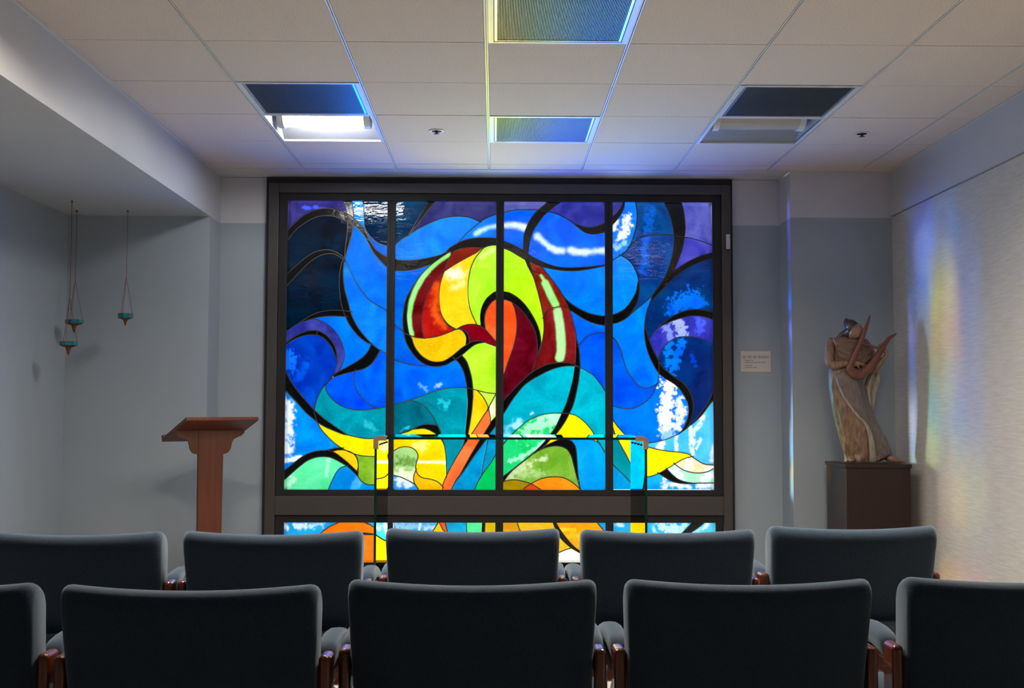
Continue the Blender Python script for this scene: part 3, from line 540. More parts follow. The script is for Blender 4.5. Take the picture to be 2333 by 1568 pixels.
(0, (0,86,238), [-1557,3175,-1546,3174,-1500,3151,-1466,3131,-1461,3122,-1457,2426,-1462,2420,-1475,2416,-1588,2398,-1677,2440,-1727,2478,-1802,2551,-1828,2581,-1867,2643,-1890,2703,-1905,2766,-1908,2814,-1900,2852,-1889,2890,-1883,2898,-1770,2929,-1715,2958,-1678,2987,-1647,3023,-1625,3056]),
(1, (12,15,17), [-457,3111,-449,3109,-418,3077,-387,3034,-364,2976,-325,2842,-310,2761,-300,2667,-303,2663,-311,2661,-357,2673,-371,2676,-378,2683,-403,2823,-419,2879,-441,2934,-476,2996,-518,3045,-526,3058,-520,3067]),
(1, (0,98,238), [-538,3055,-531,3054,-523,3048,-477,2993,-436,2919,-417,2867,-398,2794,-383,2704,-381,2686,-385,2680,-484,2682,-574,2678,-649,2669,-731,2653,-829,2624,-981,2565,-1085,2528,-1313,2463,-1355,2452,-1360,2454,-1362,2461,-1363,3038,-1359,3050,-1349,3050,-1294,3026,-1198,2996,-1113,2978,-1031,2971,-924,2970,-908,2975,-856,2964,-799,2960,-733,2967,-665,2985,-633,3000]),
(2, (12,15,17), [879,3022,949,3023,1008,3014,1077,2994,1082,2987,1077,2978,1068,2976,1025,2979,965,2977,885,2964,822,2948,766,2928,692,2896,521,2804,416,2732,368,2687,290,2592,196,2458,126,2343,116,2337,111,2350,110,2486,114,2498,153,2548,190,2581,306,2711,378,2784,472,2868,515,2900,564,2929,644,2968,702,2992,785,3012]),
(3, (12,15,17), [2230,3021,2238,3018,2279,2952,2316,2914,2402,2851,2521,2771,2568,2729,2593,2701,2626,2651,2663,2575,2680,2515,2688,2461,2688,2406,2677,2331,2663,2270,2647,2224,2630,2193,2607,2160,2588,2134,2571,2121,2546,2102,2539,2103,2536,2109,2574,2177,2593,2224,2611,2282,2620,2329,2624,2378,2622,2423,2613,2471,2603,2505,2582,2550,2536,2624,2502,2670,2465,2709,2401,2756,2333,2793,2292,2819,2250,2851,2224,2876,2222,2886,2226,2937,2225,3011]),
(2, (0,168,192), [998,2977,1072,2973,1077,2969,1078,2958,1050,2778,999,2577,970,2481,908,2340,896,2336,783,2338,687,2327,594,2303,489,2259,430,2226,376,2184,200,2024,152,1969,123,1929,116,1928,112,1935,112,2318,235,2514,344,2656,408,2723,447,2753,535,2809,692,2895,766,2926,839,2951,918,2969]),
(2, (12,15,17), [1085,2969,1115,2965,1143,2955,1150,2949,1135,2800,1099,2612,1066,2477,1036,2398,1006,2340,998,2333,982,2334,922,2336,916,2339,914,2346,972,2481,1001,2577,1051,2776,1079,2953]),
(2, (0,172,196), [1157,2947,1169,2945,1280,2883,1334,2844,1370,2804,1444,2708,1491,2629,1494,2598,1494,1821,1491,1813,1482,1815,1428,1900,1418,1918,1425,1927,1406,1938,1396,1951,1364,2001,1320,2090,1286,2138,1247,2182,1192,2237,1122,2290,1073,2314,1016,2330,1009,2337,1053,2433,1079,2517,1129,2752,1141,2831,1152,2940]),
(0, (0,68,230), [-1904,2893,-1897,2892,-1893,2886,-1909,2816,-1909,2783,-1905,2754,-1882,2677,-1850,2610,-1795,2540,-1730,2478,-1680,2440,-1612,2407,-1607,2399,-1615,2393,-1652,2386,-1789,2371,-1885,2375,-1949,2386,-2026,2408,-2067,2426,-2130,2464,-2177,2502,-2220,2547,-2265,2615,-2278,2660,-2279,2711,-2259,2740,-2223,2777,-2191,2802,-2168,2814,-2049,2856]),
(0, (12,15,17), [-2822,2868,-2813,2863,-2745,2740,-2672,2639,-2587,2535,-2437,2371,-2429,2320,-2404,2237,-2405,2230,-2409,2227,-2512,2307,-2569,2361,-2669,2480,-2732,2540,-2823,2639,-2828,2802,-2826,2861]),
(0, (0,142,162), [-2290,2700,-2281,2694,-2280,2658,-2267,2615,-2237,2566,-2200,2520,-2168,2491,-2124,2458,-2067,2424,-2026,2406,-1966,2387,-1915,2377,-1862,2371,-1791,2369,-1699,2378,-1590,2395,-1572,2388,-1568,2397,-1558,2400,-1466,2416,-1459,2415,-1456,2403,-1454,2020,-1466,2013,-1551,2000,-1634,1990,-1754,1990,-1918,2022,-1971,2036,-2039,2074,-2260,2226,-2356,2301,-2420,2358,-2430,2372,-2428,2400,-2405,2496,-2383,2560,-2357,2613,-2332,2656]),
(1, (0,136,156), [-493,2679,-389,2676,-382,2673,-379,2666,-374,2562,-368,2526,-372,2373,-383,2215,-412,1956,-437,1876,-530,1725,-638,1524,-646,1528,-649,1551,-654,1695,-670,1854,-679,1903,-729,2058,-725,2073,-809,2243,-859,2325,-911,2388,-983,2449,-1037,2480,-1118,2501,-1123,2508,-1115,2517,-981,2563,-816,2627,-755,2645,-684,2661,-618,2672]),
(1, (12,15,17), [-372,2671,-333,2665,-307,2658,-301,2652,-300,2531,-307,2422,-322,2292,-357,2085,-383,1956,-404,1928,-410,1927,-414,1933,-405,1983,-385,2178,-370,2373,-366,2568,-374,2606,-377,2663]),
(1, (252,202,10), [-293,2652,-273,2650,-240,2640,-180,2577,-150,2536,-123,2487,-91,2405,-112,2361,-159,2295,-285,2098,-358,1991,-367,1988,-371,1996,-330,2227,-309,2383,-295,2570,-297,2643]),
(0, (0,138,238), [-2820,2625,-2807,2617,-2755,2560,-2656,2463,-2583,2374,-2541,2330,-2393,2209,-2365,2155,-2330,2103,-2226,1988,-2179,1946,-2085,1873,-2084,1868,-2089,1864,-2159,1859,-2271,1830,-2358,1827,-2399,1821,-2456,1807,-2500,1792,-2559,1763,-2660,1692,-2809,1567,-2819,1568,-2823,1723,-2827,2585,-2825,2618]),
(1, (190,236,60), [-217,2632,-207,2633,-111,2609,6,2596,6,2583,-52,2474,-80,2421,-86,2418,-92,2420,-121,2486,-147,2535,-175,2574,-220,2622,-221,2628]),
(3, (12,15,17), [2951,2617,2958,2614,2962,2606,2959,2523,2887,2436,2812,2333,2775,2291,2732,2249,2722,2252,2725,2263,2874,2464,2915,2537]),
(1, (212,250,125), [8,2577,14,2576,17,2567,17,2297,-48,2226,-53,2224,-58,2228,-61,2243,-68,2310,-84,2394,-73,2411,-76,2422,-71,2436]),
(1, (0,102,122), [-1151,2506,-1071,2489,-1035,2477,-986,2449,-935,2408,-893,2365,-861,2325,-812,2244,-778,2176,-779,2169,-785,2167,-816,2174,-893,2182,-942,2182,-1004,2167,-1075,2137,-1111,2116,-1184,2097,-1272,2055,-1347,2038,-1358,2039,-1362,2044,-1361,2444,-1353,2450]),
(3, (70,190,242), [2952,2508,2958,2506,2961,2501,2963,2444,2966,1796,2964,1656,2962,1647,2950,1645,2889,1647,2813,1661,2763,1688,2691,1734,2677,1749,2679,1755,2688,1761,2661,1757,2626,1786,2596,1797,2511,1813,2362,1825,2237,1844,2106,1873,2035,1895,2000,1907,1996,1913,1999,1919,2047,1932,2167,1949,2264,1969,2330,1991,2486,2057,2577,2122,2697,2215,2748,2260,2819,2338,2909,2462]),
(3, (0,112,248), [2225,2867,2231,2865,2307,2807,2400,2755,2453,2717,2497,2673,2560,2583,2601,2505,2611,2471,2620,2423,2620,2346,2600,2252,2572,2177,2537,2116,2502,2075,2459,2046,2312,1986,2222,1961,2069,1938,1979,1917,1945,1929,1858,1976,1811,2008,1755,2054,1702,2110,1639,2189,1587,2267,1588,2430,1596,2435,1669,2412,1728,2400,1761,2395,1815,2396,1860,2402,1908,2416,1959,2438,2005,2466,2049,2499,2092,2542,2127,2588,2150,2623,2170,2664,2195,2731,2211,2745,2203,2751,2202,2758,2220,2858]),
(0, (12,15,17), [-2425,2357,-2419,2355,-2352,2296,-2260,2224,-2114,2121,-2013,2055,-2009,2048,-2013,2043,-2027,2043,-2062,2053,-2246,2127,-2296,2150,-2386,2206,-2394,2218,-2409,2258,-2426,2316,-2430,2346]),
(2, (22,212,112), [778,2335,876,2336,896,2333,901,2325,854,2220,813,2140,754,2057,660,1940,564,1840,187,1539,123,1491,116,1491,113,1499,112,1905,146,1957,181,2001,287,2103,387,2191,457,2240,517,2271,612,2306,688,2325]),
(2, (12,15,17), [911,2333,980,2332,992,2329,996,2324,976,2276,940,2213,884,2129,831,2061,753,1989,676,1903,620,1858,575,1828,567,1830,566,1839,672,1950,720,2008,794,2108,828,2163,900,2318]),
(2, (255,236,0), [1006,2327,1059,2317,1106,2298,1143,2274,1208,2220,1255,2171,1306,2107,1328,2072,1362,2001,1387,1960,1385,1953,1379,1952,1314,1983,1164,2019,1119,2023,1036,2021,1000,2013,941,1990,894,1987,861,1980,705,1909,697,1909,693,1914,743,1975,829,2055,852,2083,932,2197,977,2273,998,2319]),
(3, (255,232,5), [1591,2248,1599,2245,1659,2158,1736,2069,1795,2018,1855,1976,1900,1949,1957,1921,1960,1917,1960,1910,1983,1912,2103,1872,2245,1841,2362,1823,2513,1811,2596,1795,2621,1786,2636,1777,2652,1762,2650,1754,2582,1737,2528,1715,2436,1659,2427,1657,2404,1639,2328,1594,2318,1594,2310,1583,2251,1549,2216,1532,2202,1536,2202,1528,2199,1524,2165,1510,2105,1491,2019,1476,1966,1476,1945,1483,1941,1490,1941,1510,1936,1495,1926,1499,1897,1566,1836,1653,1778,1769,1636,2028,1615,2080,1587,2174,1587,2239]),
(0, (255,220,0), [-2372,2191,-2272,2136,-2069,2054,-2027,2041,-1971,2034,-1824,2000,-1754,1988,-1679,1986,-1607,1990,-1458,2011,-1453,1998,-1453,1778,-1456,1769,-1465,1766,-1614,1749,-1696,1751,-1771,1758,-1876,1781,-1890,1791,-1904,1790,-1949,1816,-2011,1835,-2039,1852,-2040,1858,-2032,1865,-2065,1866,-2119,1900,-2185,1954,-2242,2008,-2310,2081,-2342,2123,-2375,2179,-2376,2186]),
(1, (12,15,17), [-946,2179,-895,2180,-832,2174,-801,2170,-779,2160,-766,2146,-758,2132,-728,2048,-711,1990,-716,1983,-722,1985,-746,2014,-789,2052,-874,2103,-935,2124,-979,2129,-1070,2119,-1081,2122,-1083,2128,-1078,2133,-1047,2149,-1003,2166]),
(1, (12,15,17), [9,2281,15,2280,18,2273,16,2173,-59,2076,-124,1972,-279,1762,-427,1540,-448,1513,-456,1508,-461,1513,-460,1520,-373,1681,-216,1949,-130,2078,-74,2171,-63,2177,-47,2223]),
(1, (0,142,192), [9,2159,16,2158,18,2149,19,1792,-16,1730,-68,1650,-166,1516,-172,1513,-177,1517,-149,1701,-86,1996,-85,2004,-93,2008,-95,2016,-57,2076]),
(3, (0,142,158), [1591,2127,1600,2122,1634,2027,1776,1769,1826,1668,1847,1632,1894,1567,1921,1504,1937,1483,1929,1336,1925,1332,1918,1333,1835,1403,1734,1514,1628,1612,1586,1659,1586,2115]),
(1, (255,216,0), [-988,2126,-939,2123,-897,2110,-824,2073,-773,2036,-742,2006,-695,1937,-675,1877,-662,1774,-654,1662,-649,1503,-652,1489,-685,1418,-700,1367,-707,1363,-751,1402,-797,1428,-868,1449,-949,1461,-1000,1482,-1020,1498,-1038,1520,-1056,1562,-1050,1588,-1058,1592,-1060,1597,-1060,1633,-1048,1688,-1030,1748,-1035,1784,-1051,1814,-1080,1845,-1108,1863,-1138,1874,-1173,1881,-1226,1881,-1272,1872,-1301,1862,-1350,1832,-1357,1831,-1361,1841,-1363,2022,-1361,2030,-1354,2035,-1287,2047,-1188,2077,-1147,2093,-1107,2114]),
(2, (0,158,242), [1053,2020,1121,2021,1187,2013,1310,1983,1365,1958,1406,1931,1492,1795,1496,1736,1496,1315,1487,1309,1412,1308,1170,1308,1162,1310,1154,1318,1121,1532,1105,1791,1090,1876,1071,1922,1041,1957,1010,1977,973,1988,968,1994,974,2002,1002,2012]),
(1, (0,142,202), [-97,2009,-90,2007,-88,1996,-149,1711,-187,1487,-247,1371,-273,1307,-286,1300,-571,1300,-579,1304,-579,1312,-531,1413,-434,1527,-289,1744]),
(2, (12,15,17), [938,1986,978,1985,1016,1972,1035,1959,1058,1937,1079,1904,1090,1870,1101,1808,1115,1575,1130,1446,1127,1439,1120,1439,1112,1457,1052,1697,1036,1752,1010,1808,979,1846,933,1877,871,1894,823,1898,771,1894,727,1886,654,1862,644,1866,650,1876,690,1900,841,1970,892,1985,905,1985,915,1979]),
(2, (122,176,52), [819,1896,881,1890,934,1874,971,1850,1010,1804,1027,1770,1045,1717,1093,1520,1136,1367,1140,1339,1131,1338,1075,1387,1011,1432,943,1464,881,1480,758,1482,691,1473,615,1453,556,1427,486,1392,396,1420,329,1436,279,1442,233,1442,145,1428,137,1432,138,1441,196,1520,263,1588,514,1786,528,1791,562,1815,598,1834,677,1868,758,1890]),
(1, (166,212,122), [-1231,1878,-1169,1878,-1138,1872,-1108,1861,-1076,1839,-1056,1817,-1040,1791,-1033,1766,-1033,1741,-1050,1688,-1062,1633,-1064,1609,-1061,1564,-1084,1513,-1091,1485,-1093,1450,-1083,1399,-1086,1395,-1093,1394,-1129,1414,-1254,1473,-1295,1485,-1354,1497,-1362,1505,-1362,1819,-1319,1850,-1294,1863]),
(0, (12,15,17), [-2133,1861,-2066,1861,-2047,1852,-2042,1843,-2049,1838,-2104,1838,-2145,1830,-2196,1820,-2225,1827,-2228,1835,-2218,1842]),
(0, (255,202,12), [-2107,1835,-2039,1836,-2009,1831,-1908,1789,-1882,1767,-1864,1742,-1848,1703,-1841,1670,-1841,1615,-1844,1566,-1848,1555,-1856,1554,-1882,1577,-1966,1660,-2052,1732,-2108,1774,-2172,1811,-2173,1817,-2167,1822]),
(0, (12,15,17), [-2331,1827,-2313,1827,-2303,1821,-2269,1828,-2217,1823,-2202,1816,-2176,1810,-2116,1777,-1979,1669,-1851,1547,-1838,1528,-1840,1502,-1844,1497,-1852,1499,-1975,1615,-1979,1622,-1973,1631,-1994,1628,-2138,1708,-2200,1735,-2274,1747,-2354,1745,-2400,1739,-2455,1723,-2531,1685,-2667,1578,-2811,1449,-2818,1450,-2821,1457,-2820,1554,-2660,1690,-2559,1761,-2495,1791,-2442,1809,-2398,1819]),
(0, (132,182,42), [-1869,1774,-1755,1755,-1661,1747,-1585,1749,-1464,1764,-1456,1762,-1453,1751,-1450,1424,-1455,1415,-1483,1406,-1603,1375,-1632,1371,-1671,1371,-1733,1385,-1787,1418,-1807,1438,-1837,1485,-1837,1507,-1832,1531,-1835,1540,-1833,1607,-1838,1681,-1850,1730,-1872,1767]),
(0, (92,236,162), [-2342,1745,-2252,1743,-2186,1728,-2091,1681,-2008,1634,-2003,1626,-2010,1619,-2060,1603,-2081,1590,-2104,1569,-2125,1544,-2147,1506,-2201,1391,-2237,1299,-2482,1297,-2816,1298,-2820,1304,-2820,1433,-2800,1456,-2658,1584,-2527,1685,-2491,1706,-2435,1728,-2389,1739]),
(3, (255,226,178), [2653,1751,2666,1750,2755,1691,2816,1658,2872,1647,2954,1642,2965,1636,2966,1609,2962,1601,2904,1568,2877,1556,2836,1544,2752,1536,2696,1538,2653,1544,2574,1566,2503,1599,2466,1627,2439,1653,2444,1662,2527,1713,2584,1735]),
(3, (172,242,202), [2429,1652,2435,1651,2501,1599,2547,1574,2600,1554,2696,1536,2771,1534,2838,1543,2881,1555,2961,1594,2966,1584,2966,1411,2960,1403,2925,1403,2648,1403,2568,1417,2518,1432,2473,1452,2405,1504,2351,1559,2329,1587,2337,1597]),
(3, (0,162,232), [1590,1645,1597,1643,1636,1603,1714,1533,1845,1390,1922,1327,1925,1321,1921,1316,1598,1315,1587,1317,1584,1328,1585,1632]),
(0, (0,142,228), [-1995,1622,-1986,1620,-1961,1601,-1864,1510,-1842,1485,-1840,1474,-1830,1470,-1796,1423,-1766,1400,-1724,1379,-1675,1369,-1630,1369,-1566,1381,-1462,1411,-1453,1409,-1450,1400,-1449,1312,-1453,1300,-1639,1298,-2216,1298,-2227,1300,-2228,1312,-2200,1390,-2145,1506,-2125,1540,-2092,1578,-2071,1594,-2048,1606]),
(3, (12,15,17), [2317,1585,2328,1582,2394,1510,2466,1453,2515,1431,2615,1403,2616,1396,2608,1393,2527,1396,2435,1411,2380,1429,2226,1522,2222,1529,2226,1534]),
(1, (255,196,10), [-1063,1550,-1053,1547,-1044,1526,-1026,1501,-1005,1483,-987,1473,-948,1459,-869,1448,-821,1435,-769,1412,-748,1398,-721,1371,-705,1346,-712,1303,-734,1300,-1005,1299,-1016,1302,-1056,1359,-1059,1372,-1073,1387,-1088,1429,-1091,1458,-1087,1494,-1079,1520]),
(2, (12,15,17), [201,1547,209,1545,210,1538,172,1493,123,1424,117,1424,114,1430,115,1479]),
(1, (30,152,242), [-1357,1493,-1314,1488,-1254,1471,-1170,1433,-1108,1401,-1066,1372,-1025,1309,-1024,1304,-1029,1300,-1359,1301,-1362,1306,-1362,1483]),
(2, (255,142,12), [750,1479,860,1480,905,1473,944,1462,1011,1430,1051,1403,1090,1372,1145,1321,1146,1312,1138,1308,896,1308,626,1308,568,1346,500,1384,498,1391,503,1397,565,1430,612,1450,689,1471]),
(3, (10,168,238), [2210,1526,2218,1525,2378,1428,2426,1411,2478,1401,2598,1390,2739,1398,2961,1400,2966,1391,2967,1324,2961,1317,2695,1316,1937,1316,1932,1323,1932,1342,1938,1454,1944,1476,2015,1474,2086,1484,2130,1496]),
(1, (0,206,96), [11,1770,18,1767,20,1757,19,1304,7,1301,-262,1301,-268,1304,-269,1311,-246,1368,-212,1439,-199,1458,-189,1462,-185,1483,-174,1501,-58,1660]),
(2, (172,142,0), [226,1439,279,1440,331,1433,411,1414,471,1393,473,1386,468,1379,420,1347,377,1310,360,1307,125,1307,114,1309,113,1401,117,1411,133,1423]),
(2, (232,72,6), [481,1384,493,1385,513,1376,570,1344,607,1316,605,1310,598,1307,517,1307,401,1307,390,1312,393,1319,416,1341]),
(1, (255,106,46), [-92,2382,-87,2381,-83,2375,-67,2294,-61,2221,-65,2188,-218,1949,-317,1782,-456,1529,-507,1458,-536,1410,-586,1305,-597,1300,-705,1301,-708,1309,-703,1333,-697,1336,-687,1329,-699,1346,-701,1354,-679,1428,-661,1466,-647,1471,-645,1500,-543,1697,-451,1852,-441,1861,-412,1911,-282,2098,-143,2315]),
(7, (60,200,240), [2967,888,2974,885,2976,875,2972,356,2969,345,2956,342,2296,342,2289,345,2287,350,2296,365,2407,516,2504,625,2565,681,2605,712,2734,796,2848,885]),
(7, (20,170,236), [2511,886,2664,887,2671,884,2672,877,2492,699,2363,599,2327,566,2247,469,2156,345,2144,342,1757,342,1605,342,1597,344,1594,348,1595,868,1599,880]),
(7, (12,15,17), [2687,886,2824,887,2832,883,2831,876,2712,782,2613,720,2541,663,2463,584,2405,516,2292,362,2281,346,2274,342,2174,342,2165,348,2269,494,2333,569,2506,708]),
(6, (225,160,0), [118,879,290,881,301,878,332,784,355,744,395,692,439,648,632,481,687,426,689,420,684,412,695,413,701,409,753,348,749,343,740,341,128,341,117,344,114,355,113,867]),
(6, (255,190,20), [312,880,778,879,783,873,830,758,873,683,914,632,952,594,1022,537,1016,528,934,502,837,458,751,432,697,419,621,494,425,664,383,710,358,743,330,792,308,866,308,874]),
(6, (12,15,17), [790,880,811,881,820,875,877,775,946,680,1015,598,1064,549,1098,522,1156,486,1261,443,1344,418,1488,393,1494,386,1494,364,1490,359,1480,360,1343,389,1252,420,1126,478,1049,522,1046,529,1052,535,1034,533,1007,551,960,590,910,640,863,701,832,758,807,813,786,870]),
(6, (255,165,0), [830,880,1358,882,1371,879,1495,725,1495,408,1490,396,1344,420,1265,443,1156,488,1099,523,1039,577,1007,610,919,719,854,816,826,869,826,876]),
(6, (0,152,232), [1385,881,1484,882,1494,878,1496,753,1491,743,1480,749,1411,831,1382,870,1381,877]),
(4, (60,170,235), [-1443,872,-1436,871,-1433,862,-1432,667,-1435,657,-1445,659,-1510,706,-1572,768,-1580,793,-1583,785,-1591,786,-1647,826,-1720,859,-1722,865,-1720,869]),
(5, (60,176,236), [-1348,872,-766,873,-762,868,-764,859,-810,779,-844,739,-906,684,-982,636,-1025,616,-1092,593,-1226,559,-1345,544,-1349,548,-1351,558,-1353,862]),
(5, (255,190,0), [-752,873,-741,866,-711,799,-695,774,-678,755,-633,718,-620,695,-619,688,-624,680,-609,674,-604,667,-585,589,-575,510,-574,339,-585,335,-1163,335,-1335,335,-1346,337,-1349,348,-1349,537,-1342,540,-1224,557,-1119,583,-1042,608,-960,646,-887,696,-830,751,-794,801]),
(5, (250,92,40), [-734,873,-675,874,-665,868,-634,743,-633,734,-638,729,-645,730,-667,748,-697,781,-737,859,-738,868]),
(5, (0,162,206), [-656,873,-384,872,-378,855,-374,735,-382,729,-417,732,-458,732,-516,724,-545,715,-601,691,-611,691,-622,709,-648,807,-661,863]),
(5, (92,232,152), [-373,873,-178,874,-167,872,-164,863,-172,785,-172,642,-181,639,-225,673,-270,697,-311,713,-369,729,-378,865]),
(5, (12,15,17), [-157,873,-135,874,-130,867,-134,777,-134,615,-136,607,-140,605,-158,617,-169,633,-170,787,-164,858]),
(4, (255,122,0), [-1901,870,-1750,870,-1645,824,-1585,778,-1580,771,-1577,756,-1577,720,-1585,712,-1751,731,-1816,729,-1884,721,-1887,717,-1882,713,-1780,708,-1589,706,-1580,703,-1577,694,-1576,570,-1582,563,-1604,561,-1580,559,-1574,552,-1572,338,-1583,335,-1875,335,-2548,334,-2558,336,-2562,342,-2532,427,-2499,495,-2480,526,-2366,681,-2332,718,-2278,764,-2198,819,-2083,868]),
(4, (0,165,232), [-2357,868,-2123,869,-2114,866,-2112,860,-2177,832,-2225,806,-2307,744,-2364,687,-2494,509,-2534,427,-2564,343,-2569,336,-2800,334,-2812,339,-2820,861,-2807,866]),
(4, (255,215,0), [-1571,759,-1563,757,-1502,697,-1433,648,-1431,572,-1437,563,-1560,562,-1571,567,-1574,579,-1575,747]),
(4, (12,15,17), [-1794,728,-1750,729,-1672,721,-1666,715,-1670,709,-1702,708,-1825,712,-1831,718,-1827,724]),
(5, (240,150,0), [-463,729,-411,730,-377,724,-372,706,-371,665,-371,716,-368,722,-333,718,-303,708,-268,694,-226,672,-173,627,-167,342,-176,335,-244,335,-556,335,-568,339,-575,531,-589,620,-606,683,-589,695,-543,715,-507,724]),
(5, (12,15,17), [-164,616,-157,614,-134,590,-129,351,-130,340,-134,336,-158,336,-164,343,-169,602,-168,612]),
(5, (216,182,0), [-122,873,15,875,23,873,26,868,28,345,22,336,-5,335,-117,335,-126,342,-131,576,-127,583,-116,580,-129,593,-132,600,-132,775,-129,861]),
(4, (255,200,0), [-1567,559,-1443,560,-1433,556,-1429,348,-1434,336,-1556,335,-1566,338,-1570,385,-1572,546]),
(6, (255,246,190), [1026,528,1039,526,1125,477,1250,418,1341,388,1492,353,1492,344,1483,342,1175,342,768,342,754,353,713,399,706,411,711,419,837,456,949,506]),
]
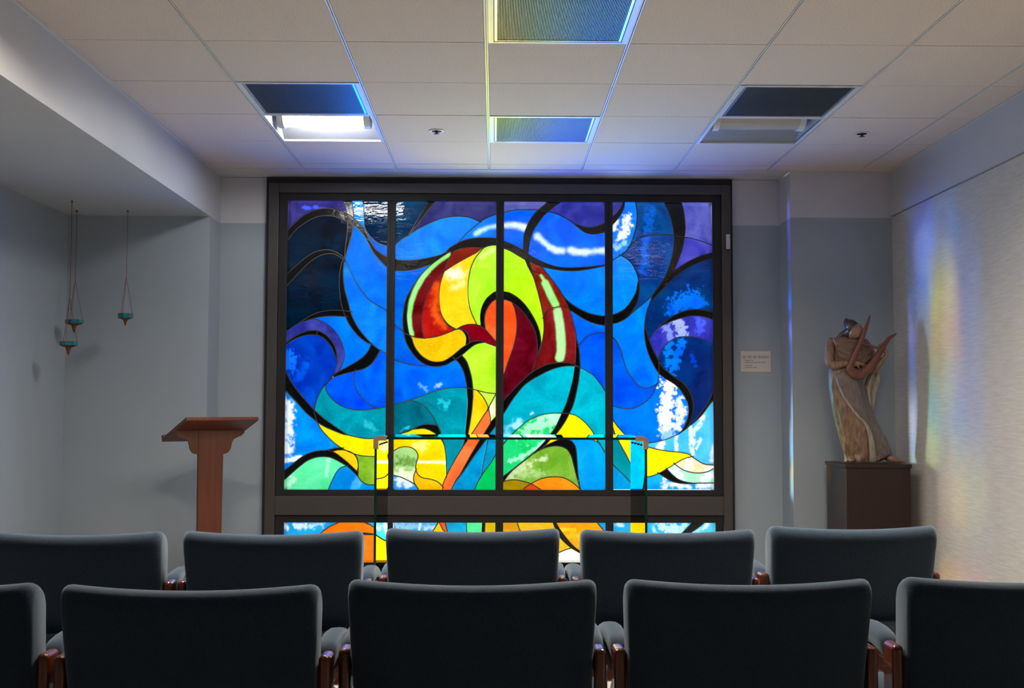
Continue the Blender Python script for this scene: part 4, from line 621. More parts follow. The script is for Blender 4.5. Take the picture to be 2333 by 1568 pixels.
LEADS = [
(0, [-2845,4791,-2757,4883,-2664,4972,-2594,5022,-2520,5063,-2476,5082,-2430,5097,-2359,5111,-2309,5113,-2259,5111,-2208,5106,-2169,5098,-2098,5075,-2006,5031,-1948,4998,-1907,4966,-1835,4891,-1788,4831,-1697,4657,-1663,4604,-1634,4564,-1598,4529,-1557,4498,-1511,4472,-1462,4450]),
(1, [-1363,4419,-1315,4411,-1268,4406,-1168,4405,-1054,4414,-940,4434,-813,4464,-742,4485,-708,4499,-679,4520,-628,4576,-588,4605,-474,4665,-402,4694,-313,4711,-200,4721,-74,4721,-24,4717,11,4711]),
(2, [103,4679,207,4640,301,4596,386,4544,487,4470,595,4412,699,4367,804,4335,856,4324,906,4318,981,4314,1057,4314,1264,4327,1492,4355]),
(0, [-2834,4659,-2775,4746,-2742,4786,-2706,4823,-2667,4857,-2627,4888,-2575,4924,-2519,4957,-2451,4988,-2401,5004,-2363,5011,-2286,5016,-2235,5012,-2196,5005,-2120,4979,-2040,4939,-1958,4905,-1937,4893,-1906,4868,-1814,4779,-1791,4750,-1752,4682,-1687,4554,-1652,4498,-1541,4375,-1495,4331,-1463,4310]),
(1, [-1372,4273,-1323,4263,-1270,4261,-1208,4263,-1132,4273,-1081,4283,-1031,4297,-884,4353]),
(0, [-2079,5221,-2052,5152,-2039,5110,-2032,5083,-2024,5018]),
(0, [-2019,4963,-2011,4880,-2012,4830,-2042,4554,-2048,4459,-2055,4427,-2080,4393,-2091,4360,-2107,4278,-2114,4206,-2117,4093,-2112,3995,-2101,3893,-2083,3793,-2074,3761,-2037,3655,-2010,3594,-1973,3526,-1915,3445,-1859,3380,-1802,3331,-1739,3289,-1649,3246]),
(0, [-1963,5221,-1940,5102,-1932,5035,-1928,4942,-1932,4875,-1942,4811,-1956,4746,-2024,4502,-2047,4411,-2060,4334,-2066,4269,-2066,4206,-2060,4118,-2048,4032,-2033,3957,-1985,3797,-1968,3719,-1953,3672,-1929,3614,-1900,3557,-1847,3467,-1808,3416,-1749,3348,-1706,3302,-1661,3259,-1620,3225,-1568,3188,-1460,3129]),
(1, [-1363,3058,-1319,3037,-1273,3021,-1201,2999,-1139,2984,-1061,2975,-919,2972]),
(0, [-2828,4212,-2695,4337,-2608,4413,-2547,4459,-2480,4501,-2445,4517,-2408,4530,-2332,4546,-2266,4547,-2241,4543,-2206,4533,-2160,4513,-2115,4487,-2084,4464,-2066,4446,-2022,4371,-1947,4210,-1885,4095,-1822,3999,-1743,3900,-1708,3864,-1670,3833,-1585,3780,-1507,3742,-1485,3727,-1460,3702]),
(1, [-1369,3548,-1336,3511,-1258,3451,-1237,3419,-1229,3414,-1207,3403,-1078,3356,-1041,3350,-990,3346,-927,3347,-863,3354,-800,3366,-738,3383,-679,3404,-554,3457,-509,3480,-464,3507,-412,3527,-385,3534,-344,3538,-288,3538,-260,3534,-204,3520,-181,3508,-152,3486,-126,3460,19,3291]),
(0, [-2841,4034,-2658,4241,-2565,4337,-2507,4388,-2466,4419,-2422,4446,-2376,4469,-2328,4485,-2276,4494,-2223,4494,-2184,4488,-2159,4479,-2125,4459,-2093,4437,-2027,4384]),
(0, [-1811,5222,-1796,5118,-1793,5004,-1788,4899,-1777,4845,-1759,4808,-1736,4773,-1703,4731,-1667,4694,-1627,4662,-1582,4635,-1535,4616,-1500,4605,-1463,4602]),
(1, [-1364,4623,-1334,4641,-1268,4695,-1226,4723,-1031,4847,-940,4894,-826,4948,-769,4971,-720,4985,-645,5001,-558,5011,-496,5013,-432,5009,-380,5002,-333,4990,-186,4928]),
(0, [-1758,4710,-1707,4670]),
(1, [-919,5226,-987,5091,-1094,4914,-1156,4800,-1200,4728]),
(1, [-814,5226,-936,5072,-1187,4735]),
(1, [-520,4635,-445,4724,-386,4787,-329,4839,-228,4922,-174,4962,-140,4984,-25,5033,12,5045]),
(2, [108,5060,216,5092,268,5101,332,5106,534,5107,611,5100,698,5087,762,5073,822,5055,870,5035,961,4989,1002,4965,1042,4937,1139,4856,1191,4817,1223,4798,1246,4788,1296,4778,1346,4776,1410,4787,1493,4810]),
(2, [987,4983,1050,4938,1084,4919,1182,4882,1233,4871,1295,4868,1344,4875,1393,4888,1489,4926]),
(1, [-612,4518,-493,4564,-430,4578,-378,4585,-327,4588,-263,4587,-173,4582,-149,4587,-105,4606,-67,4615,-26,4620,14,4617]),
(2, [110,4581,170,4558,215,4536,397,4426,418,4417,453,4409,532,4366,589,4344,661,4321,787,4293,878,4280,955,4273,1032,4270,1109,4273,1174,4280,1264,4294,1492,4343]),
(2, [397,4444,441,4334,512,4198,527,4163,582,3970,620,3814,645,3683,657,3563,659,3487,656,3422,647,3346,633,3272,618,3223,566,3089,541,3012,484,2883]),
(2, [448,4432,533,4158]),
(1, [-709,4501,-641,4526,-566,4527]),
(1, [-621,4526,-732,4453,-825,4386,-901,4323,-972,4253,-1030,4184,-1081,4110,-1117,4044,-1150,3962,-1177,3875,-1191,3812,-1201,3662,-1199,3603,-1188,3511,-1170,3419,-1163,3397,-1130,3342,-1108,3272,-1094,3238,-1070,3196,-1034,3148,-1001,3113,-963,3082,-918,3055,-882,3039,-843,3029,-791,3024,-752,3026,-713,3032,-689,3040,-654,3057,-579,3108,-461,3209,-429,3233,-339,3291,-316,3303,-288,3311,-233,3318,-191,3314,-132,3290,22,3234]),
(1, [-1110,4069,-1190,3928,-1208,3880,-1223,3831,-1238,3756,-1248,3671,-1253,3586,-1250,3499,-1241,3435,-1222,3346,-1206,3295,-1191,3259,-1151,3191,-1100,3118,-1057,3071,-1017,3037,-974,3008,-940,2990,-904,2976,-868,2968,-829,2964,-778,2964,-739,2968,-689,2979,-665,2987,-630,3004,-564,3042,-511,3076,-451,3120,-332,3222,-293,3251,-259,3268,-224,3280,-122,3298]),
(1, [-591,3098,-520,3051]),
(1, [-563,3092,-498,3021,-473,2989,-448,2945,-427,2898,-408,2835,-389,2747,-380,2670,-372,2537,-368,2580,-369,2439,-376,2314,-405,2006,-417,1935,-443,1858]),
(1, [-462,3126,-401,3057,-383,3025,-369,2991,-342,2906,-325,2842,-311,2765,-301,2675,-299,2620,-301,2538,-297,2580,-312,2375,-336,2205,-383,1948]),
(0, [-2284,2739,-2280,2664,-2275,2636,-2260,2601,-2229,2557,-2188,2511,-2140,2471,-2090,2438,-2035,2411,-1985,2394,-1922,2380,-1860,2373,-1797,2372,-1734,2376,-1660,2385,-1459,2420]),
(1, [-1365,2448,-1094,2526,-981,2565,-845,2619,-787,2638,-701,2660,-615,2674,-490,2681,-427,2681,-381,2677,-344,2670,-122,2612,-71,2605,12,2600]),
(1, [-545,3470,-489,3470,-476,3467,-445,3449,-426,3431,-412,3412,-397,3378,-391,3342,-402,3239]),
(1, [-504,3483,-453,3471,-430,3461,-406,3447,-379,3421,-367,3400,-358,3377,-347,3285]),
(1, [-148,4597,-209,4528,-257,4468,-280,4436,-302,4392,-326,4334,-347,4261,-361,4185,-372,4098,-376,4022,-374,3935,-366,3860,-353,3784,-340,3737,-323,3689,-288,3610,-249,3532]),
(1, [-175,4588,-230,4540,-263,4515,-513,4376,-605,4319,-706,4250]),
(1, [-572,4537,-620,4452,-645,4400,-731,4158,-750,4080,-761,4004,-766,3928,-765,3852,-757,3776,-745,3713,-724,3653,-699,3608,-661,3558,-624,3524,-590,3502,-516,3464]),
(1, [-696,3585,-654,3536,-624,3507,-588,3486,-533,3461]),
(1, [-707,4233,-765,4188,-798,4158,-822,4131,-852,4089,-883,4035,-910,3977,-938,3905,-957,3845,-975,3770,-989,3693,-997,3615,-1000,3553,-997,3503,-991,3453,-958,3334]),
(1, [-190,3502,-205,3603,-205,3656,-193,3731,-170,3800,-139,3859,-116,3891,-98,3910,-29,3967,-7,3979,16,3986]),
(2, [111,3984,171,3974,195,3967,229,3951,296,3909,351,3862,403,3807,458,3733,503,3662,549,3574,579,3505,599,3443,614,3368,621,3294,617,3247,595,3186,557,3066]),
(1, [-135,3468,-147,3555,-148,3609,-143,3661,-127,3721,-99,3778,-67,3823,-40,3852,-19,3868,4,3880,17,3884]),
(2, [100,3882,149,3874,195,3858,241,3833,291,3795,346,3742,404,3674,458,3603,498,3539,526,3483,543,3437,557,3387,567,3324,572,3261,573,3198,568,3143,557,3060]),
(2, [218,3863,262,3764,274,3718,283,3670,292,3606,295,3554,295,3503,290,3441,273,3332,245,3220,161,2980,106,2798]),
(2, [622,4333,723,4213,839,4058,872,4011,910,3950,940,3894,1006,3749,1030,3676,1076,3499,1090,3437,1104,3339,1132,3241,1144,3138,1151,2954,1132,2785,1104,2637,1075,2511,1057,2452,1035,2398,965,2256,934,2203,892,2141,855,2091,822,2053,746,1982,695,1923,658,1888,617,1856,522,1795]),
(2, [1087,3436,1096,3279,1093,3125,1083,2997,1053,2793,1012,2626,971,2485,927,2382,832,2176,793,2110,718,2010,654,1933,578,1855,514,1798,221,1565,105,1476]),
(2, [642,3620,672,3684,694,3714,734,3743,791,3768,850,3782,897,3782,947,3771,1020,3743]),
(2, [904,3947,976,3870,1033,3821,1094,3780,1180,3734,1248,3703,1320,3681,1435,3657,1498,3653]),
(3, [1582,3667,1650,3691,1730,3733,1753,3749,1776,3770,1822,3824,1877,3908,1910,3974,1922,4011,1938,4100,1948,4143,1949,4157,1945,4183,1914,4273,1886,4330,1856,4376,1820,4416,1778,4450,1683,4501]),
(2, [1011,3739,1176,3632,1234,3599,1292,3573,1349,3553,1398,3541,1449,3534,1498,3533]),
(3, [1581,3548,1646,3563,1684,3576,1732,3599,1766,3620,1797,3645,1824,3674,1855,3713,1883,3756,1908,3799,1928,3845,1943,3891,1951,3931,1960,4010,1962,4077,1959,4116,1949,4157]),
(3, [1776,3627,1893,3729,2031,3843,2178,3978]),
(2, [718,5221,658,5167,574,5097,546,5071,493,5003,446,4921,412,4838,392,4763,384,4698,381,4603,375,4527]),
(2, [919,5235,811,5164,731,5098,676,5048,641,5011,617,4980,544,4873,518,4831,493,4774,474,4716,463,4666,449,4575,443,4521,443,4466,446,4431,460,4383]),
(3, [1749,5231,1723,5159,1705,5127,1657,5069,1585,4999]),
(3, [1763,5231,1755,5150,1748,5124,1731,5089,1698,5034,1669,4994,1636,4953,1585,4899]),
(3, [1911,5232,1932,5103,1935,5027,1932,4964,1922,4900,1903,4812,1884,4746,1862,4685,1842,4639,1823,4604,1799,4570,1782,4550,1710,4493,1586,4409]),
(3, [1802,4589,1895,4679,1927,4701,1962,4718,2031,4746,2089,4763,2139,4772,2216,4777,2306,4775,2420,4767,2663,4727,2724,4713,2800,4689,2950,4631]),
(3, [2302,5234,2339,5152,2365,5083,2399,4974,2418,4897,2429,4818,2437,4717,2436,4644,2429,4568,2412,4480,2388,4390,2363,4319,2315,4203,2299,4169,2280,4138,2182,4007,2155,3963,2133,3917,2066,3743,2045,3655,2029,3541,2026,3440,2032,3351,2049,3251,2078,3150,2116,3057,2176,2943,2210,2890,2247,2853,2309,2807,2389,2763,2441,2727,2479,2694,2512,2656,2575,2558,2603,2500,2614,2462,2620,2422,2622,2385,2620,2347,2614,2308,2603,2262,2573,2180,2548,2135,2526,2103,2502,2075,2482,2059,2459,2047,2340,1998,2269,1973,2168,1951,2039,1932,1986,1919,1952,1908]),
(3, [2532,5235,2563,5129,2582,5016,2590,4901,2590,4851,2586,4802,2565,4656,2546,4581,2487,4412,2424,4269]),
(3, [2955,4528,2859,4504,2800,4484,2696,4438,2605,4390,2522,4338,2441,4282,2263,4131]),
(3, [2955,4451,2858,4427,2799,4407,2719,4373,2637,4331,2581,4298,2538,4267,2449,4193,2385,4136,2194,3943,2151,3895,2123,3857,2099,3812,2076,3753,2062,3701,2040,3599,2036,3548,2044,3496,2071,3399,2116,3262,2150,3182,2209,3069,2258,2983,2287,2944,2315,2917,2388,2863,2521,2772,2560,2740,2593,2702,2621,2660,2645,2616,2665,2570,2682,2509,2688,2458,2688,2407,2679,2344,2662,2271,2646,2225,2629,2192,2584,2130]),
(3, [2961,3714,2890,3734,2839,3744,2775,3750,2698,3751,2647,3747,2609,3740,2558,3724,2496,3700,2438,3672,2394,3645,2223,3518,2186,3484,2152,3446,2076,3328]),
(3, [2960,3616,2863,3645,2774,3663,2710,3666,2634,3659,2583,3648,2480,3619,2393,3591,2302,3549,2183,3486]),
(3, [2957,3270,2883,3317,2816,3348,2755,3366,2677,3378,2587,3382,2510,3376,2448,3358,2390,3329,2339,3292,2296,3249,2266,3207,2237,3148,2224,3108,2217,3069,2224,2989,2224,2941,2216,2851,2204,2774,2183,2704,2160,2648,2129,2594,2091,2545,2038,2494,1978,2452,1920,2423,1859,2404,1794,2397,1743,2400,1679,2411,1592,2438]),
(3, [2962,2655,2912,2537,2876,2472,2835,2412,2762,2320,2702,2236,2667,2200,2619,2159,2568,2119,2479,2056]),
(3, [2965,2529,2900,2454,2831,2357,2779,2296,2711,2230,2649,2183]),
(2, [1113,3234,1190,3330,1228,3362,1271,3388,1323,3408,1376,3421,1444,3426,1471,3424,1497,3418]),
(3, [1582,3377,1611,3354,1635,3327,1662,3286,1685,3240,1709,3179,1758,2989,1794,2907,1819,2863,1849,2820,1881,2779,1927,2731,1957,2705,1991,2687,2018,2679,2057,2676,2081,2680,2126,2699,2213,2748]),
(2, [104,2489,160,2560,186,2581,277,2685,382,2790,447,2850,495,2888,538,2917,584,2942,663,2979,708,2996,770,3011,835,3020,913,3025,976,3022,1016,3014,1094,2992]),
(2, [112,2324,175,2422,210,2480,270,2566,352,2669,385,2704,414,2730,461,2766,516,2801,684,2893,788,2937,887,2965,976,2977,1030,2978,1070,2975,1105,2968,1140,2958,1174,2944,1209,2925,1298,2873,1329,2850,1348,2832,1441,2712,1500,2617]),
(2, [1066,3002,1157,2953]),
(2, [113,1914,176,1998,281,2100,411,2213,451,2239,494,2262,596,2303,654,2320,703,2330,818,2339,984,2333,1048,2322,1083,2310,1106,2299,1170,2254,1233,2196,1281,2141,1316,2093,1365,1997,1501,1784]),
(3, [1577,1669,1624,1615,1720,1526,1829,1408,1922,1329,1936,1310]),
(2, [523,1790,625,1863,678,1895,745,1930,861,1981,911,1989,964,1988,1002,1979,1035,1961,1055,1942,1078,1906,1086,1884,1095,1848,1103,1786,1120,1526,1154,1306]),
(2, [542,1808,624,1849,672,1869,721,1884,782,1895,833,1897,885,1891,931,1877,964,1858,984,1840,1007,1810,1035,1751,1094,1517,1149,1315]),
(2, [911,1979,991,2010,1018,2018,1081,2023,1146,2021,1199,2012,1312,1983,1349,1967,1426,1925]),
(2, [564,1832,466,1748,290,1613,245,1575,209,1538,169,1490,113,1408]),
(2, [114,1421,186,1436,237,1442,297,1440,357,1429,441,1406,498,1384,563,1349,635,1301]),
(2, [382,1314,421,1347,465,1377,534,1416,594,1445,644,1462,695,1474,757,1481,819,1483,870,1480,908,1475,945,1463,992,1441,1026,1421,1069,1390,1165,1306]),
(0, [-2830,2901,-2763,2771,-2694,2669,-2605,2558,-2456,2393,-2394,2334,-2308,2261,-2163,2157,-2038,2072,-1986,2042,-1950,2029,-1812,1999,-1760,1991,-1698,1988,-1611,1992,-1450,2016]),
(1, [-1366,2034,-1277,2054,-1184,2081,-1139,2099,-1072,2139,-1038,2155,-980,2175,-937,2182,-885,2181,-816,2174,-790,2168,-779,2162,-762,2142,-724,2068]),
(0, [-2831,2646,-2749,2556,-2669,2477,-2554,2344,-2505,2301,-2383,2204,-2324,2166,-2270,2137,-2075,2057,-2029,2043,-1952,2033]),
(0, [-2173,2859,-2268,2733,-2325,2669,-2346,2637,-2371,2591,-2390,2547,-2406,2501,-2422,2438,-2433,2373,-2433,2347,-2429,2321,-2411,2260,-2394,2215,-2372,2170,-2344,2124,-2313,2083,-2243,2008,-2198,1965,-2149,1923,-2097,1885,-2053,1857,-1996,1827,-1939,1802,-1882,1782,-1833,1769,-1770,1758,-1698,1751,-1597,1750,-1448,1768]),
(0, [-2298,2700,-2221,2781,-2200,2798,-2169,2815,-2113,2837,-2040,2861,-1792,2923,-1758,2937,-1717,2960,-1679,2989,-1647,3027,-1605,3092,-1551,3194]),
(0, [-2235,2771,-2185,2837,-2156,2862,-2088,2903,-1890,3015,-1818,3063,-1780,3094,-1745,3131,-1710,3182,-1667,3284]),
(0, [-1883,2926,-1907,2833,-1910,2807,-1909,2782,-1902,2743,-1888,2693,-1870,2647,-1852,2614,-1832,2584,-1799,2547,-1746,2494,-1707,2460,-1664,2433,-1568,2388]),
(0, [-2834,3423,-2740,3493,-2546,3622,-2470,3663,-2400,3690,-2351,3704,-2288,3715,-2237,3722,-2175,3725,-2061,3720,-1933,3699]),
(0, [-2654,3552,-2561,3580,-2483,3599,-2457,3601,-2419,3595,-2343,3568,-2273,3531,-2214,3486,-2164,3433,-2115,3361,-2074,3284,-2052,3225,-2039,3162,-2039,3098,-2044,3060,-2054,3022,-2073,2972,-2116,2881]),
(0, [-2615,3565,-2457,3612,-2392,3626,-2317,3636,-2253,3641,-2178,3643,-1997,3633]),
(0, [-2832,3272,-2757,3334,-2693,3377,-2614,3416,-2546,3439,-2485,3448,-2421,3446,-2397,3441,-2362,3430,-2308,3401,-2276,3377,-2247,3349,-2200,3292,-2181,3260,-2166,3228,-2146,3158,-2136,3082,-2137,3018,-2152,2942,-2182,2823]),
(0, [-2831,3244,-2768,3294,-2736,3315,-2681,3343,-2623,3365,-2547,3383,-2483,3390,-2432,3389,-2385,3378,-2340,3356,-2312,3335,-2260,3283,-2222,3235,-2203,3203,-2182,3158,-2157,3086,-2135,3010]),
(0, [-2409,3447,-2409,3385]),
(0, [-2823,1556,-2644,1705,-2585,1746,-2535,1776,-2469,1803,-2400,1821,-2337,1828,-2260,1830,-2222,1826,-2186,1816,-2153,1800,-2110,1774,-1979,1670,-1831,1530]),
(0, [-2821,1438,-2650,1593,-2563,1663,-2523,1691,-2468,1718,-2411,1736,-2361,1745,-2299,1748,-2234,1742,-2185,1729,-2118,1697,-1993,1627,-1953,1594,-1857,1503,-1840,1485,-1800,1428,-1767,1403,-1730,1383,-1701,1375,-1674,1371,-1619,1373,-1561,1385,-1445,1418]),
(0, [-2306,1822,-2142,1862,-2029,1865]),
(0, [-2204,1817,-2110,1837,-2045,1838,-2007,1833,-1960,1820,-1928,1805,-1906,1790,-1878,1764,-1865,1745,-1855,1723,-1844,1688,-1840,1639,-1847,1535]),
(0, [-1891,1792,-1853,1733,-1845,1709,-1840,1685,-1835,1594,-1840,1473]),
(0, [-1971,1633,-2050,1607,-2072,1596,-2093,1581,-2119,1551,-2140,1519,-2199,1395,-2235,1299]),
(1, [-1289,2048,-1192,2093,-1155,2107,-1104,2116,-976,2128,-949,2126,-921,2120,-872,2101,-806,2063,-766,2031,-739,2004,-709,1962,-690,1926,-678,1890,-664,1790,-658,1716,-648,1468]),
(1, [-1141,2507,-1047,2483,-1002,2461,-971,2439,-933,2408,-906,2381,-874,2343,-847,2304,-817,2252,-766,2150,-727,2046,-685,1908]),
(1, [-1367,1820,-1301,1863,-1264,1875,-1225,1881,-1187,1882,-1146,1876,-1108,1863,-1086,1849,-1067,1831,-1051,1812,-1040,1790,-1033,1767,-1033,1743,-1057,1661,-1062,1634,-1064,1607,-1061,1579,-1055,1553,-1044,1529,-1030,1507,-999,1481,-959,1463,-857,1447,-809,1432,-778,1419,-753,1403,-732,1385,-686,1328]),
(1, [-1050,1592,-1080,1523,-1088,1497,-1092,1457,-1090,1430,-1084,1406,-1073,1384,-1012,1293]),
(1, [-1365,1499,-1287,1483,-1251,1471,-1138,1418,-1056,1370]),
(1, [-73,2415,-149,2310,-276,2112,-437,1876,-525,1733,-610,1576,-680,1430,-696,1384,-712,1301]),
(1, [-51,2212,-137,2073,-211,1961,-321,1777,-456,1531,-518,1442,-588,1301]),
(1, [21,2181,-69,2062,-125,1972,-276,1767,-437,1528,-468,1488,-539,1407]),
(1, [21,2300,-53,2218,-62,2197,-66,2175]),
(1, [-247,2649,-165,2559,-137,2513,-109,2457,-89,2401,-74,2337,-66,2283,-59,2197]),
(1, [25,2621,-110,2369]),
(1, [-86,2006,-147,1723,-192,1458]),
(1, [23,1797,-56,1667,-145,1547,-199,1465,-236,1397,-275,1301]),
(3, [1587,2263,1657,2162,1705,2105,1748,2060,1788,2026,1840,1988,1894,1954,1941,1930,1997,1908,2070,1883,2200,1851,2348,1827,2508,1813,2601,1795,2635,1779,2667,1751,2700,1728,2780,1678,2814,1661,2841,1653,2882,1647,2963,1643]),
(3, [1580,2190,1615,2076,1639,2020,1775,1772,1831,1658,1894,1569,1923,1500,1930,1491,1948,1480,1982,1475,2036,1479,2098,1489,2167,1511,2212,1530,2258,1554,2519,1711,2554,1726,2599,1742,2690,1762]),
(3, [2409,1673,2485,1611,2540,1579,2600,1556,2678,1540,2755,1536,2807,1540,2845,1547,2895,1564,2973,1607]),
(3, [2309,1604,2384,1522,2441,1472,2483,1446,2539,1424,2600,1410,2676,1400,2972,1404]),
(3, [2191,1543,2357,1440,2392,1423,2429,1412,2506,1399,2568,1394,2645,1394,2779,1403]),
(3, [1940,1514,1929,1310]),
(4, [-2567,337,-2536,423,-2494,508,-2388,658,-2355,697,-2298,751,-2221,808,-2180,830,-2079,872]),
(4, [-1752,873,-1671,838,-1626,812,-1578,773,-1510,705,-1426,645]),
(4, [-1608,563,-1426,563]),
(4, [-1579,796,-1570,335]),
(4, [-1888,720,-1805,729,-1756,731,-1698,726,-1574,710]),
(4, [-1888,716,-1756,709,-1573,707]),
(5, [-752,881,-800,795,-837,747,-898,691,-966,646,-1042,611,-1149,577,-1232,558,-1358,540]),
(5, [-749,881,-701,784,-687,765,-641,726,-625,709,-613,689,-601,658,-589,612,-577,526,-573,459,-571,330]),
(5, [-667,882,-615,676]),
(5, [-380,882,-370,653]),
(5, [-639,675,-552,713,-504,726,-433,732,-361,725,-303,710,-244,683,-200,653,-115,579]),
(5, [-164,870,-171,790,-172,727,-165,329]),
(5, [-129,883,-134,727,-129,329]),
(6, [300,889,320,816,330,790,352,749,390,699,446,644,647,468,692,421,767,336]),
(6, [777,889,817,787,844,732,869,690,891,660,924,624,961,589,1008,550,1056,518,1119,482,1182,450,1250,420,1345,389,1499,356]),
(6, [820,877,874,781,952,675,1026,588,1069,547,1105,518,1135,499,1177,478,1284,437,1371,414,1499,393]),
(6, [664,407,828,456,959,512,1055,538]),
(6, [1374,878,1430,806,1501,722]),
(7, [2692,896,2489,698,2365,601,2326,565,2260,486,2155,341]),
(7, [2854,894,2724,792,2590,704,2518,641,2467,589,2410,522,2272,335]),
]
